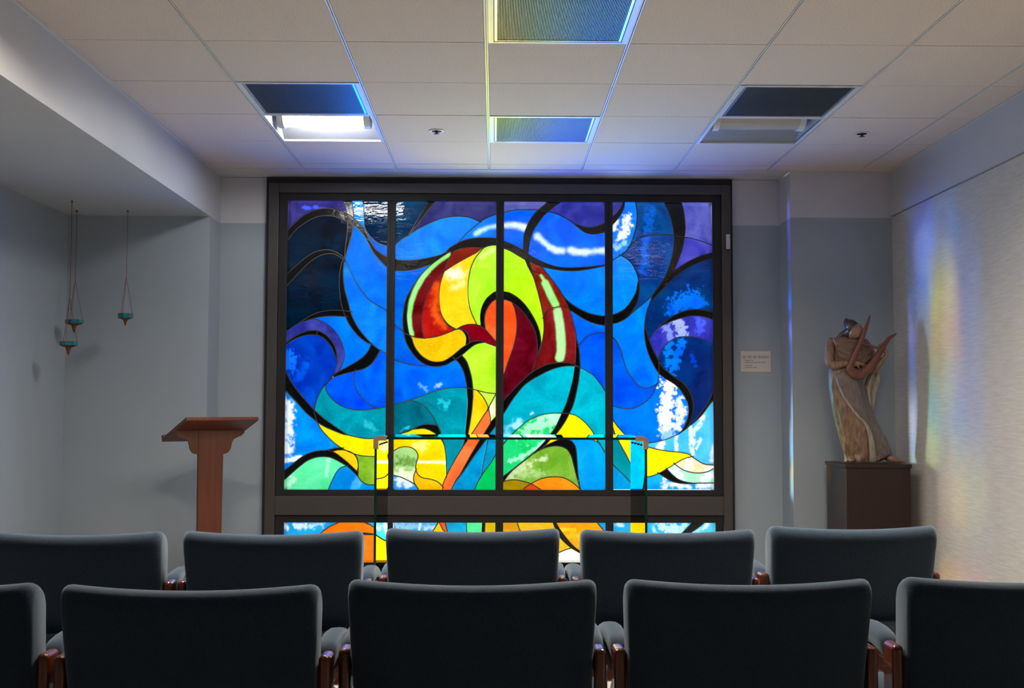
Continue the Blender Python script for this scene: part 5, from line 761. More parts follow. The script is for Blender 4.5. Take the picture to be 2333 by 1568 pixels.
STROKES = [  # abraded glass streaks; the white patches and lines paint in the bright outdoors
(19, [564,4742,650,4665,736,4604,822,4562,908,4540], 6, 11, (205,240,250), 0.4),
(19, [1019,4558,1122,4537,1251,4533,1380,4547,1483,4560], 6, 11, (205,238,252), 0.4),
(17, [109,4895,220,4900,332,4888,418,4867], 7, 11, (220,245,255), 0.4),
(22, [-276,4775,-185,4828,-94,4863,9,4881], 4, 9, (170,225,255), 0.4),
(48, [620,4207,685,4104,668,4118], 3, 4, (150,242,130), 0.05),
(48, [676,4101,728,3998,771,3903,818,3813], 8, 4.5, (150,242,130), 0.05),
(61, [848,3710,869,3578,886,3406,895,3278,895,3175,874,3086], 9.5, 5, (165,235,145), 0.06),
(39, [-646,4486,-777,4399,-890,4296,-992,4169,-1082,4008,-1138,3848,-1165,3688,-1172,3636,-1163,3499,-1134,3397], 5.5, 4, (150,242,130), 0.05),
(51, [-798,4060,-808,3900,-824,3729,-783,3615,-703,3512], 8, 16, (225,85,20), 0.5),
(36, [-616,4228,-502,4228], 10, 22, (255,246,205), 0.5),
(36, [-570,4033,-456,4091], 6, 18, (255,235,140), 0.5),
(34, [-195,4459,-47,4552], 5, 14, (215,250,120), 0.5),
(12, [1803,4986,1768,4847,1711,4755], 9, 10.2, (240,250,255), 0.9),
(12, [1642,4939,1619,4847], 5, 6.8, (240,250,255), 0.8),
(12, [1641,4605,1745,4663], 6, 8, (140,205,255), 0.9),
(100, [-2793,2474,-2768,2293,-2788,2101,-2783,1786], 9, 10.2, (240,250,255), 0.8),
(100, [-2827,1691,-2726,1702,-2614,1736], 5, 3, (235,250,255), 0.3),
(106, [2343,2728,2353,2591,2307,2364,2318,2339,2322,2112], 15, 10.2, (240,250,255), 0.8),
(106, [2495,2498,2512,2362,2465,2135], 9, 10.2, (225,245,255), 0.8),
(106, [2339,2056,2350,1999], 14, 8, (150,205,255), 0.7),
(105, [2830,2306,2784,2227,2692,2102,2680,1909,2667,1774], 4, 6.8, (240,250,255), 0.8),
(105, [2647,2158,2645,1864], 2.5, 5.1, (240,250,255), 0.7),
(105, [2928,1706,2953,1910], 3, 6.8, (240,250,255), 0.7),
(105, [2783,2000,2725,1853], 2.5, 3, (215,245,255), 0.7),
(105, [2453,2045,2452,1841], 3, 5.1, (240,250,255), 0.7),
(105, [2259,1931,2247,1852], 8, 8.5, (240,250,255), 0.8),
(128, [2633,1683,2609,1593], 9, 6, (255,252,240), 0.6),
(128, [2871,1593,2962,1627], 7, 6, (255,252,240), 0.6),
(129, [2439,1570,2495,1446], 8, 10.2, (240,250,255), 0.7),
(129, [2824,1458,2938,1503], 9, 11.9, (240,250,255), 0.7),
(137, [2302,1457,2290,1344], 5, 6.8, (240,250,255), 0.9),
(137, [2381,1389,2506,1367,2619,1356], 5, 6.8, (240,250,255), 0.9),
(137, [2755,1367,2937,1362], 7, 8.5, (240,250,255), 0.8),
(66, [2473,3607,2530,3481,2541,3401], 10, 5, (150,165,255), 0.8),
(66, [2290,3538,2358,3458,2380,3355], 6, 5, (110,125,245), 0.8),
(66, [2771,3597,2782,3482], 9, 7, (60,80,235), 0.8),
(80, [2369,3275,2345,3138,2355,2978], 7, 5, (0,105,235), 0.8),
(80, [2529,3321,2470,3093,2412,2910], 8, 5, (0,100,235), 0.8),
(80, [2676,3139,2710,2991], 4, 5, (0,60,190), 0.8),
(44, [2693,3894,2544,3859,2451,3756], 18, 10, (0,95,235), 0.8),
(44, [2784,3849,2577,3756], 14, 10, (0,85,220), 0.8),
(44, [2360,3824,2417,3698], 4, 8, (0,60,190), 0.9),
(78, [-2767,3099,-2788,2940], 13, 7, (15,115,255), 0.8),
(78, [-2540,3009,-2650,2805], 8, 14, (0,80,225), 0.8),
(78, [-2535,2601,-2488,2466], 16, 18, (0,70,205), 0.5),
(122, [-1297,1508,-1162,1497,-1127,1429], 14, 12, (236,252,205), 0.6),
(122, [-1299,1699,-1107,1688], 8, 10, (110,160,70), 0.8),
(108, [431,2074,550,2159,720,2228,848,2296], 14, 12, (165,250,195), 0.9),
(108, [177,1685,313,1727,500,1820,670,1956], 4, 4, (170,255,210), 0.8),
(121, [203,1490,313,1567,432,1643], 10, 12, (200,222,158), 0.7),
(121, [568,1711,687,1728], 4, 6, (210,230,170), 0.9),
(121, [381,1499,636,1533], 7, 10, (170,210,120), 0.8),
(27, [2067,4941,2043,4710,2018,4261], 8, 12, (0,85,205), 0.8),
(13, [2090,4849,2114,5103], 9, 14, (0,90,200), 0.8),
(91, [278,2159,321,2210], 8, 8, (150,225,255), 0.8),
(91, [490,2329,516,2346], 2.5, 2.5, (190,240,255), 0.6),
(91, [159,2108,143,1989], 7, 9, (90,205,240), 0.7),
(117, [-1050,1675,-847,1677,-644,1669], 2.5, 2.5, (255,255,235), 0.2),
(117, [-1074,1902,-961,1891], 8, 12, (255,240,120), 0.7),
(97, [-731,2489,-641,2467,-686,2410], 6, 5, (30,190,210), 0.9),
(104, [-1268,2093,-1167,2139], 3, 4, (30,190,210), 0.9),
(96, [-1717,2205,-1649,2126], 7, 9, (30,178,190), 0.8),
(88, [-1016,2726,-925,2636], 3, 3, (90,160,250), 1.0),
(88, [-812,2693,-733,2727], 2.5, 2.5, (130,190,255), 1.0),
(0, [-2623,5120,-2475,5117,-2293,5110], 3, 3, (70,90,240), 0.9),
(135, [-1263,1440,-1184,1396], 10, 4, (225,240,255), 0.6),
(131, [-1811,1440,-1889,1327], 9, 5, (70,180,250), 0.3),
(127, [-2231,1720,-2262,1495], 4, 4, (165,250,205), 0.5),
(127, [-2778,1360,-2711,1438], 7, 8, (190,250,215), 0.6),
(103, [-40,2446,-62,2355], 6, 6, (255,255,225), 0.6),
(101, [-166,2820,-200,2797], 4, 5, (225,250,140), 0.8),
(158, [-2794,817,-2771,787], 4, 6.8, (240,250,255), 0.7),
(158, [-2658,817,-2538,817], 6, 4, (215,240,255), 0.8),
(158, [-2477,817,-2312,840], 4, 4, (190,230,255), 0.9),
(151, [-1330,833,-982,803], 6, 6, (150,205,240), 0.9),
(151, [-997,864,-1026,706], 2, 3.4, (240,250,255), 0.3),
(151, [-936,796,-830,789], 4, 5, (190,225,245), 0.9),
(143, [1658,851,1704,836], 5, 4, (190,235,255), 0.9),
(143, [2267,836,2389,776,2449,731], 10, 5, (190,240,250), 1.0),
(143, [2130,821,2175,731], 3, 3, (160,225,250), 1.0),
(143, [2556,852,2510,761], 5, 5, (170,235,250), 0.8),
(142, [2815,792,2861,852], 4, 5.1, (225,248,255), 0.6),
(142, [2632,724,2754,777], 6, 5, (150,225,245), 0.8),
(165, [929,414,1081,399], 14, 8, (255,255,245), 0.2),
(148, [883,775,1081,775], 4, 5, (255,205,20), 0.8),
(148, [990,700,1233,685,1232,625], 8, 10, (255,190,20), 0.7),
]

# ================================================================ SETTING
Y1, Y2, ZC = 7.42, 7.71, 2.768       # front of piers, window wall, ceiling
XL, XS, XP, XR = -2.79, -1.868, 1.945, 2.617   # left wall, soffit face, right pier, right wall
ZB = 2.455                            # paint line

struct('floor', B(-3.2, 3.0, -3.2, 8.1, -.12, 0), M['carpet'], 'dark carpeted chapel floor under the chairs')

bm = bmesh.new()
box(bm, -2.97, XL, -3.0, 7.86, 0, 2.9)
struct('wall_left', bm, M['wall_blue'], 'plain blue-grey wall at the far left of the alcove')
bm = bmesh.new()
box(bm, XL, XS, Y1, 7.86, 0, ZB - .003)
struct('wall_back_left', bm, M['wall_blue'], 'blue-grey back wall of the alcove behind the hanging lamps', cat='wall')
bm = bmesh.new()
box(bm, XL, XS, -3.0, 7.86, ZB - .003, 2.9)
struct('soffit', bm, M['soffit'], 'long pale dropped soffit running along the left of the ceiling', cat='soffit')
bm = bmesh.new()
box(bm, XS, -1.55, Y2, 7.86, 0, ZB)
box(bm, 1.61, XP, Y2, 7.86, 0, ZB)
box(bm, XS, -1.55, Y2, 7.86, ZB, ZC, 1)
box(bm, 1.61, XP, Y2, 7.86, ZB, ZC, 1)
struct('wall_window', bm, [M['wall_blue'], M['wall_light']], 'recessed two-tone wall strips on either side of the stained-glass window')
bm = bmesh.new()
box(bm, XP, 2.76, Y1, 7.86, 0, ZB + .007)
box(bm, XP, 2.76, Y1, 7.86, ZB + .007, 2.9, 1)
struct('wall_back_right', bm, [M['wall_blue'], M['wall_light']], 'projecting two-tone back wall behind the bronze statue', cat='wall')
bm = bmesh.new()
box(bm, XR, 2.76, -3.0, Y1, 0, 2.468)
box(bm, XR - .014, 2.76, -3.0, Y1, 2.474, 2.9, 1)
box(bm, XR + .01, 2.76, -3.0, Y1, 2.468, 2.474, 1)
struct('wall_right', bm, [M['fabric_wall'], M['soffit']], 'right wall in woven cream covering below a pale painted band')
struct('wall_rear', B(-2.97, 2.76, -3.14, -3.0, 0, 2.9), M['rear'], 'plain wall closing the room behind the chairs')

# baseboards: wood board with a pale cap strip
def baseboard(name, x0, x1, y0, y1, label):
    o = struct(name, B(x0, x1, y0, y1, 0, .118, bevel=.003), M['oak_x'], label, cat='baseboard')
    e = .004
    if y1 - y0 < x1 - x0:
        link('cap_strip', B(x0, x1, y0 - e, y1, .118, .133, bevel=.003), M['cap'], o)
    else:
        link('cap_strip', B(x0 - e, x1 + e, y0, y1, .118, .133, bevel=.003), M['cap'], o)


baseboard('baseboard_alcove', XL, XS, Y1 - .016, Y1, 'orange wooden baseboard along the alcove back wall behind the lectern')
baseboard('baseboard_left', -2.79, -2.774, 2.0, Y1 - .016, 'orange wooden baseboard along the left alcove wall')
baseboard('baseboard_window_left', XS, -1.55, Y2 - .016, Y2, 'short orange baseboard left of the window frame')
baseboard('baseboard_window_right', 1.61, XP, Y2 - .016, Y2, 'short orange baseboard right of the window frame')
baseboard('baseboard_back_right', XP, XR, Y1 - .016, Y1, 'orange wooden baseboard behind the statue pedestal')

# ---------------------------------------------------------------- ceiling
TX, TY, T = -1.2621, 4.8048, .61
bm = bmesh.new()
box(bm, XS, XR, -3.0, TY - 4 * T, ZC + .14, 2.95)
box(bm, XS, XR, TY - 4 * T, Y1, 2.905, 2.96, 1)
ceil = struct('ceiling', bm, [M['wall_light'], M['void']], 'suspended ceiling of beige speckled tiles')
struct('ceiling_recess', B(XS, XP, Y1 - .012, 7.86, ZC + .003, 2.9), M['wall_light'], 'narrow painted ceiling strip over the window recess', cat='ceiling')
xs = [XS + .012] + [TX + T * i for i in range(7)] + [XR - .02]
ys = [TY + T * j for j in range(-4, 5)] + [Y1 - .018]
FIX = {(1, 1 + 4): 0, (1, 2 + 4): 0, (3, -1 + 4): 0, (3, 2 + 4): 0, (5, 1 + 4): 0, (5, 2 + 4): 0, (1, -2 + 4): 0, (5, -2 + 4): 0, (3, -2 + 4): 0}
tile_cache = {}
G2 = .0085
for i in range(len(xs) - 1):
    for j in range(len(ys) - 1):
        if (i, j) in FIX:
            continue
        wx, wy = round(xs[i + 1] - xs[i], 4), round(ys[j + 1] - ys[j], 4)
        if (wx, wy) not in tile_cache:
            bm = B(G2, wx - G2, .0022, wy - .0022, 0, .018, bevel=.0018, seg=1)
            o = link('ceiling_tile', bm, M['tile'], ceil)
            tile_cache[(wx, wy)] = o
        else:
            o = tile_cache[(wx, wy)].copy()
            COL.objects.link(o)
        o.location = (xs[i], ys[j], ZC + random.uniform(-.0006, .0006))
# exposed grid bars: two thin rails with a slot between
for i, x in enumerate(xs):
    bm = bmesh.new()
    y0, y1_ = ys[0], ys[-1]
    if i == 0:
        box(bm, x - .012, x + .004, y0, y1_, ZC - .003, ZC + .012)
        box(bm, x + .0055, x + .0085, y0, y1_, ZC, ZC + .012)
    elif i == len(xs) - 1:
        box(bm, x - .006, x + .006, y0, y1_, ZC - .002, ZC + .012)
    else:
        box(bm, x - .0078, x - .0022, y0, y1_, ZC - .002, ZC + .012)
        box(bm, x + .0022, x + .0078, y0, y1_, ZC - .002, ZC + .012)
        box(bm, x - .0022, x + .0022, y0, y1_, ZC + .008, ZC + .012)
    link('grid_bar', bm, M['bar'], ceil)
bm = B(XS, XR - .014, Y1 - .018, Y1 - .002, ZC - .003, ZC + .02)
link('edge_angle', bm, M['bar'], ceil)

# ================================================================ STAINED-GLASS WINDOW
YG = 7.70
def ring(bm, X0, X1, Z0, Z1, x0, x1, z0, z1, y0, y1, bevel=.003):
    box(bm, X0, x0, y0, y1, Z0, Z1, bevel=bevel)
    box(bm, x1, X1, y0, y1, Z0, Z1, bevel=bevel)
    box(bm, x0, x1, y0, y1, z1, Z1, bevel=bevel)
    box(bm, x0, x1, y0, y1, Z0, z0, bevel=bevel)


bm = bmesh.new()
ring(bm, -1.535, 1.597, .0, 2.725, -1.467, 1.537, .132, 2.657, 7.655, 7.86)
win = struct('window_1', bm, M['frame'], 'tall stained-glass window of swirling blue, yellow and red in a dark bronze frame', cat='window')
bm = bmesh.new()
box(bm, -1.552, -1.535, 7.668, 7.86, 0, 2.764)
box(bm, 1.597, 1.613, 7.668, 7.86, 0, 2.764)
box(bm, -1.535, 1.597, 7.668, 7.86, 2.725, 2.764)
link('outer_trim', bm, M['sash'], win)
link('transom', B(-1.467, 1.537, 7.657, 7.86, .487, .614, bevel=.003), M['frame'], win)
bm = bmesh.new()
ring(bm, -1.467, 1.537, .614, 2.657, -1.409, 1.475, .655, 2.606, 7.676, 7.80)
link('sash', bm, M['sash'], win)
bm = bmesh.new()
ring(bm, -1.467, 1.537, .132, .487, -1.406, 1.483, .172, .435, 7.676, 7.80)
link('sash', bm, M['sash'], win)
for x0, x1 in ((-.7345, -.6790), (.0045, .0575), (.7425, .7965)):
    for z0, z1 in ((.655, 2.606), (.172, .435)):
        bm = bmesh.new()
        xm = (x0 + x1) / 2
        box(bm, x0, xm - .006, 7.672, 7.80, z0, z1, bevel=.002)
        box(bm, xm + .006, x1, 7.672, 7.80, z0, z1, bevel=.002)
        box(bm, xm - .006, xm + .006, 7.677, 7.80, z0, z1)
        link('mullion', bm, M['sash'], win)
link('sensor', B(1.565, 1.589, 7.632, 7.655, 2.283, 2.383, bevel=.003), M['beige'], win, label='small beige alarm contact on the dark frame')
# glazing screws on the bottom rail
bm = bmesh.new()
for x in (-1.39, -.76, -.64, -.02, .08, .71, .83, 1.44):
    box(bm, x - .012, x + .012, 7.673, 7.677, .635, .638)
link('glazing_clips', bm, M['void'], win, kind='stuff')


def dist_poly(p, L):
    best = 1e9
    for a, b in zip(L, L[1:]):
        ab = b - a
        t = max(0, min(1, (p - a).dot(ab) / max(1e-12, ab.length_squared)))
        best = min(best, (p - a - ab * t).length)
    return best


STR = {}
PX = .00297
for i, s, r, so, c, jg in STROKES:
    v = [k / 2000 for k in s]
    STR.setdefault(i, []).append(([Vector((v[k], v[k + 1])) for k in range(0, len(v), 2)], r * PX, so * PX, Vector(lin(c)) / BACKLIGHT, jg))
panels = [empty('glass_panel', (0, 0, 0), parent=win) for k in range(8)]
for idx, (pn, hx, s) in enumerate(PIECES):
    v = [k / 2000 for k in s]
    P = [Vector((v[k], v[k + 1])) for k in range(0, len(v), 2)]
    A = sum(P[k - 1].x * P[k].y - P[k].x * P[k - 1].y for k in range(len(P)))
    if A < 0:
        P.reverse()
    c = Vector(lin(hx)) / BACKLIGHT
    bm = bmesh.new()
    black = max(hx) < 46 and hx[0] > 8
    lay = bm.verts.layers.float_color.new('tint')
    if idx in STR:
        x0, x1 = min(p.x for p in P), max(p.x for p in P)
        z0, z1 = min(p.y for p in P), max(p.y for p in P)
        st = .0085
        pts = list(P)
        # densify the rim
        rim = []
        for k in range(len(P)):
            a, b = P[k], P[(k + 1) % len(P)]
            m_ = max(1, int((b - a).length / .012))
            rim += [a + (b - a) * q / m_ for q in range(m_)]
        def inside(p):
            c_ = False
            for k in range(len(P)):
                a, b = P[k - 1], P[k]
                if (a.y > p.y) != (b.y > p.y) and p.x < (b.x - a.x) * (p.y - a.y) / (b.y - a.y) + a.x:
                    c_ = not c_
            return c_
        grid = []
        nz_ = int((z1 - z0) / st)
        for r in range(1, nz_):
            z = z0 + r * st
            nx_ = int((x1 - x0) / st)
            for q in range(1, nx_):
                p = Vector((x0 + (q + .5 * (r % 2)) * st, z))
                if inside(p):
                    grid.append(p)
        allp = rim + grid
        ov, oe, of, _, _, _ = geometry.delaunay_2d_cdt(allp, [], [list(range(len(rim)))], 1, 1e-6)
        front = [bm.verts.new((p.x, YG, p.y)) for p in ov]
        for f in of:
            try:
                bm.faces.new([front[k] for k in f]).material_index = 0
            except ValueError:
                pass
        for vtx in front:
            p = Vector((vtx.co.x, vtx.co.z))
            col = c.copy()
            for L, r, so, sc, jg in STR[idx]:
                d = dist_poly(p, L)
                if jg:
                    fq = 30 if jg > .45 else 11
                    d += jg * r * 1.6 * noise.fractal((p.x * fq, 3.1 + idx, p.y * fq), .6, 2.1, 4)
                t = max(0, min(1, (r + so * .5 - d) / so))
                t = t * t * (3 - 2 * t)
                col = col.lerp(sc, t)
            vtx[lay] = (*col, 1)
        rimv = rim
    else:
        front = [bm.verts.new((p.x, YG, p.y)) for p in P]
        tri = geometry.tessellate_polygon([[Vector((p.x, p.y, 0)) for p in P]])
        for t in tri:
            try:
                bm.faces.new([front[k] for k in t])
            except ValueError:
                pass
        for vtx in front:
            vtx[lay] = (*c, 1)
        rimv = P
    fr = list(bm.faces)
    bm.normal_update()
    for f in fr:
        if f.normal.y > 0:
            f.normal_flip()
    # rim and back sheet
    a = [bm.verts.new((p.x, YG, p.y)) for p in rimv]
    b = [bm.verts.new((p.x, YG + .005, p.y)) for p in rimv]
    n_ = len(a)
    for k in range(n_):
        bm.faces.new((a[k], b[k], b[(k + 1) % n_], a[(k + 1) % n_])).material_index = 1
    for t in geometry.tessellate_polygon([[Vector((p.x, p.y, 0)) for p in rimv]]):
        try:
            bm.faces.new([b[k] for k in t]).material_index = 1
        except ValueError:
            pass
    for vtx in a + b:
        vtx[lay] = (*c, 1)
    link('glass_piece', bm, [M['black_glass'], M['black_glass']] if black else [M['stained'], M['clear']], panels[pn])
for pn, s in LEADS:
    v = [k / 2000 for k in s]
    P = [Vector((v[k], v[k + 1])) for k in range(0, len(v), 2)]
    bm = bmesh.new()
    hw = .0036
    prof = ((-hw, .0062), (-hw, -.0012), (-hw * .55, -.0034), (hw * .55, -.0034), (hw, -.0012), (hw, .0062))
    rows = []
    for k, p in enumerate(P):
        d = (P[min(k + 1, len(P) - 1)] - P[max(k - 1, 0)])
        if d.length < 1e-7:
            d = Vector((1, 0))
        d.normalize()
        nrm = Vector((-d.y, d.x))
        rows.append([bm.verts.new((p.x + nrm.x * u, YG + dy, p.y + nrm.y * u)) for u, dy in prof])
    for r0, r1 in zip(rows, rows[1:]):
        for k in range(6):
            bm.faces.new((r0[k], r1[k], r1[(k + 1) % 6], r0[(k + 1) % 6]))
    bm.faces.new(rows[0])
    bm.faces.new(rows[-1][::-1])
    bmesh.ops.recalc_face_normals(bm, faces=bm.faces[:])
    link('lead_came', bm, M['lead'], panels[pn])

# ================================================================ CEILING FIXTURES
def cell(i, j):
    return TX + T * i, TY + T * j


def troffer(i, j, lit, label):
    x, y = cell(i, j)
    t = empty('ceiling_light', (x, y, ZC), label=label, category='ceiling light', group='recessed fluorescent ceiling lights')
    bm = bmesh.new()
    g = .008
    e = T - g
    for a in ((g, .022, .003, T - .003), (e - .014, e, .003, T - .003), (.022, e - .014, .003, .018), (.022, e - .014, T - .018, T - .003)):
        box(bm, a[0], a[1], a[2], a[3], -.004, .010, bevel=.001, seg=1)
    link('trim_frame', bm, M['white_metal'], t)
    bm = bmesh.new()   # sloping reflectors, ends and top pan
    x0, x1 = .022, e - .014
    def quad(*p):
        bm.faces.new([bm.verts.new(q) for q in p])
    quad((x0, T - .018, .006), (x1, T - .018, .006), (x1, .405, .085), (x0, .405, .085))
    quad((x0, .405, .085), (x1, .405, .085), (x1, .405, .125), (x0, .405, .125))
    quad((x0, .018, .006), (x0, .205, .085), (x1, .205, .085), (x1, .018, .006))
    quad((x0, .205, .085), (x0, .205, .125), (x1, .205, .125), (x1, .205, .085))
    quad((x0, .205, .125), (x0, .405, .125), (x1, .405, .125), (x1, .205, .125))
    bmesh.ops.solidify(bm, geom=bm.faces[:], thickness=.0015)
    box(bm, x0 - .003, x0, .018, T - .018, .004, .13)
    box(bm, x1, x1 + .003, .018, T - .018, .004, .13)
    link('reflector', bm, M['reflector'], t)
    bm = bmesh.new()   # half-round diffuser along x
    xa, xb = .078, T - .086
    n = 14
    r = .094
    rows = []
    for k in range(n + 1):
        th = pi + pi * k / n
        rows.append((bm.verts.new((xa, .305 + r * cos(th), .104 + r * sin(th))), bm.verts.new((xb, .305 + r * cos(th), .104 + r * sin(th)))))
    for a, b in zip(rows, rows[1:]):
        bm.faces.new((a[0], b[0], b[1], a[1]))
    bm.faces.new([q[0] for q in rows][::-1])
    bm.faces.new([q[1] for q in rows])
    bm.faces.new((rows[0][0], rows[0][1], rows[-1][1], rows[-1][0]))
    bmesh.ops.recalc_face_normals(bm, faces=bm.faces[:])
    link('diffuser', bm, M['lens_on'] if lit else M['lens_off'], t)
    for s in (0, 1):
        bm = bmesh.new()
        xa_ = .044 if s == 0 else T - .086
        prism(bm, [(.305 + .104 * cos(pi + pi * k / 12), .106 + .104 * sin(pi + pi * k / 12)) for k in range(13)], 0, .034)
        for v in bm.verts:
            v.co = Vector((xa_ + v.co.y, v.co.x, v.co.z))
        bmesh.ops.recalc_face_normals(bm, faces=bm.faces[:])
        link('end_bracket', bm, M['white_metal'], t)
    return t


def grille(i, j, label, m):
    x, y = cell(i, j)
    t = empty('ceiling_grille', (x, y, ZC), label=label, category='ceiling grille', group='ribbed ceiling grilles')
    g = .008
    bm = bmesh.new()
    for a in ((g, .032, .003, T - .003), (T - g - .024, T - g, .003, T - .003), (.032, T - g - .024, .003, .024), (.032, T - g - .024, T - .024, T - .003)):
        box(bm, *a, -.004, .012, bevel=.001, seg=1)
    link('trim_frame', bm, M['white_metal'], t)
    bm = bmesh.new()
    for a in ((.035, .046, .027, T - .027), (T - .046, T - .035, .027, T - .027), (.046, T - .046, .027, .034), (.046, T - .046, T - .034, T - .027)):
        box(bm, *a, -.002, .012)
    link('inner_frame', bm, M['alu'], t)
    link('back_pan', B(.033, T - .033, .025, T - .025, .034, .04), M['void'], t)
    bm = bmesh.new()
    n = 82
    for k in range(n):
        xa = .047 + (T - .094) * (k + .5) / n
        box(bm, xa - .0014, xa + .0014, .034, T - .034, .0, .015)
    link('slats', bm, m, t, kind='stuff')
    return t


troffer(0, 2, True, 'lit recessed ceiling light glowing white beside the left grille')
troffer(4, 2, False, 'unlit recessed ceiling light beside the right grille')


def downlight(i, j, label):  # added unseen light; black baffle shaped to keep its reflection off the glass
    x, y = cell(i, j)
    t = empty('added_downlight', (x, y, ZC), label=label, category='ceiling light', group='added black-baffled ceiling lights over the chairs')
    bm = bmesh.new()
    ring_ = ((.008, .05, .003, T - .003), (T - .05, T - .008, .003, T - .003), (.05, T - .05, .003, .05), (.05, T - .05, T - .05, T - .003))
    for a in ring_:
        box(bm, *a, -.004, .010, bevel=.001, seg=1)
    link('trim_frame', bm, M['white_metal'], t)
    bm = bmesh.new()
    for a in ((.046, .05, .046, T - .046), (T - .05, T - .046, .046, T - .046), (.05, T - .05, .046, .05), (.05, T - .05, T - .05, T - .046)):
        box(bm, *a, .010, .130)
    link('baffle', bm, M['void'], t)
    link('diffuser', B(.05, T - .05, .05, T - .05, .118, .128), M['lens_down'], t)


for ii, nm in ((0, 'left end'), (2, 'middle'), (4, 'right end')):
    downlight(ii, -2, 'added unseen ceiling light in a black baffle above the %s of the front row' % nm)
grille(0, 1, 'ribbed ceiling grille next to the lit ceiling light', M['slat'])
grille(2, -1, 'large ribbed ceiling grille at the top edge, reflecting red and green', M['slat'])
grille(2, 2, 'small bluish ribbed ceiling grille above the middle of the window', M['slat'])
grille(4, 1, 'grey ribbed ceiling grille next to the unlit ceiling light', M['slat'])


def sprinkler(x, y, label):
    t = empty('sprinkler_head', (x, y, ZC), label=label, category='sprinkler', group='recessed ceiling sprinklers')
    bm = bmesh.new()
    prof = [(.043, 0), (.044, -.003), (.040, -.006), (.030, -.006), (.026, .004), (.026, .012)]
    n = 28
    rings = [[bm.verts.new((r * cos(2 * pi * k / n), r * sin(2 * pi * k / n), z)) for k in range(n)] for r, z in prof]
    for a, b in zip(rings, rings[1:]):
        for k in range(n):
            bm.faces.new((a[k], a[(k + 1) % n], b[(k + 1) % n], b[k]))
    bmesh.ops.recalc_face_normals(bm, faces=bm.faces[:])
    link('escutcheon', bm, M['white_metal'], t, smooth=True)
    bm = bmesh.new()
    lathe(bm, [(.030, -.0055), (.030, .012)], 24)
    link('cup', bm, M['void'], t)
    bm = bmesh.new()
    lathe(bm, [(.008, .0), (.009, -.012), (.005, -.016), (.016, -.019), (.016, -.021), (.004, -.023)], 16)
    link('deflector', bm, M['brass'], t, smooth=True)


sprinkler(-.335, 6.36, 'round white sprinkler head in the tile right of the lit ceiling light')
sprinkler(2.08, 6.36, 'round white sprinkler head in the tile right of the unlit ceiling light')

# ================================================================ CHAIRS
def rounded_loop(T_, h, rt, rb, n=6):
    """cross-section points (t, z) of a rounded box, rear = -t; big radius on top"""
    pts = []
    ve = 1.30    # the crest rolls over further down the rear
    for cx_, cz_, r, a0, e in ((T_ / 2 - rt, h - rt, rt, 0, 1), (-T_ / 2 + rt, h - rt * ve, rt, pi / 2, ve), (-T_ / 2 + rb, rb, rb, pi, 1), (T_ / 2 - rb, rb, rb, 1.5 * pi, 1)):
        for k in range(n + 1):
            a = a0 + pi / 2 * k / n
            pts.append((cx_ + r * cos(a), cz_ + r * e * sin(a)))
    return pts


def backrest_bm():
    bm = bmesh.new()
    W, h, T_ = .285, .315, .098
    us = [-1, -.993, -.975, -.95, -.92, -.88] + [-.8 + .16 * k for k in range(11)] + [.88, .92, .95, .975, .993, 1]
    loop = rounded_loop(T_, h, .047, .028, 8)
    rows = []
    for u in us:
        rr = .024
        dx = max(0, abs(u) * W - (W - rr))
        ins = rr - sqrt(max(0, rr * rr - dx * dx))
        row = []
        for t, z in loop:
            sc = 1 - ins / (T_ / 2) * .55
            zz = z
            if z > h * .6:
                zz = z - ins * .95 * (z - h * .6) / (h * .4)
            wz = 1 - .055 * (1 - zz / h)          # a little narrower at the bottom
            X = u * W * wz
            Y = t * sc + .40 * X * X - .17 * zz - .10 * max(0, zz / h - .55) ** 2
            Z = .484 + zz + .012 * u * u * (zz / h)
            row.append(bm.verts.new((X, Y, Z)))
        rows.append(row)
    n = len(loop)
    for a, b in zip(rows, rows[1:]):
        for k in range(n):
            bm.faces.new((a[k], b[k], b[(k + 1) % n], a[(k + 1) % n]))
    bm.faces.new(rows[0])
    bm.faces.new(rows[-1][::-1])
    bmesh.ops.recalc_face_normals(bm, faces=bm.faces[:])
    return bm


def armpad_bm(s):
    bm = bmesh.new()
    ys_ = [-.005, .0, .012, .035, .08, .13, .18, .23, .28, .32, .345, .358, .362]
    top = [.622, .642, .655, .662, .668, .669, .664, .655, .642, .628, .612, .596, .585]
    rows = []
    n = 16
    for k, (y, zt) in enumerate(zip(ys_, top)):
        e = min(1, (k + .6) / 3.0, (len(ys_) - k - .4) / 3.0)
        hw, th = .0235 * (.72 + .28 * e), .052 * (.55 + .45 * e)
        row = []
        for q in range(n):
            a = 2 * pi * q / n
            cx_ = abs(cos(a)) ** .62 * (1 if cos(a) >= 0 else -1) * hw
            cz_ = abs(sin(a)) ** .62 * (1 if sin(a) >= 0 else -1) * th / 2
            row.append(bm.verts.new((s * .2865 + cx_, y + .045, zt - th / 2 + cz_)))
        rows.append(row)
    for a, b in zip(rows, rows[1:]):
        for q in range(n):
            bm.faces.new((a[q], a[(q + 1) % n], b[(q + 1) % n], b[q]))
    bm.faces.new(rows[0][::-1])
    bm.faces.new(rows[-1])
    bmesh.ops.recalc_face_normals(bm, faces=bm.faces[:])
    return bm


def cushion_bm(x0, x1, y0, y1, z0, z1, r):
    bm = B(x0, x1, y0, y1, z0, z1, bevel=r, seg=5)
    return bm


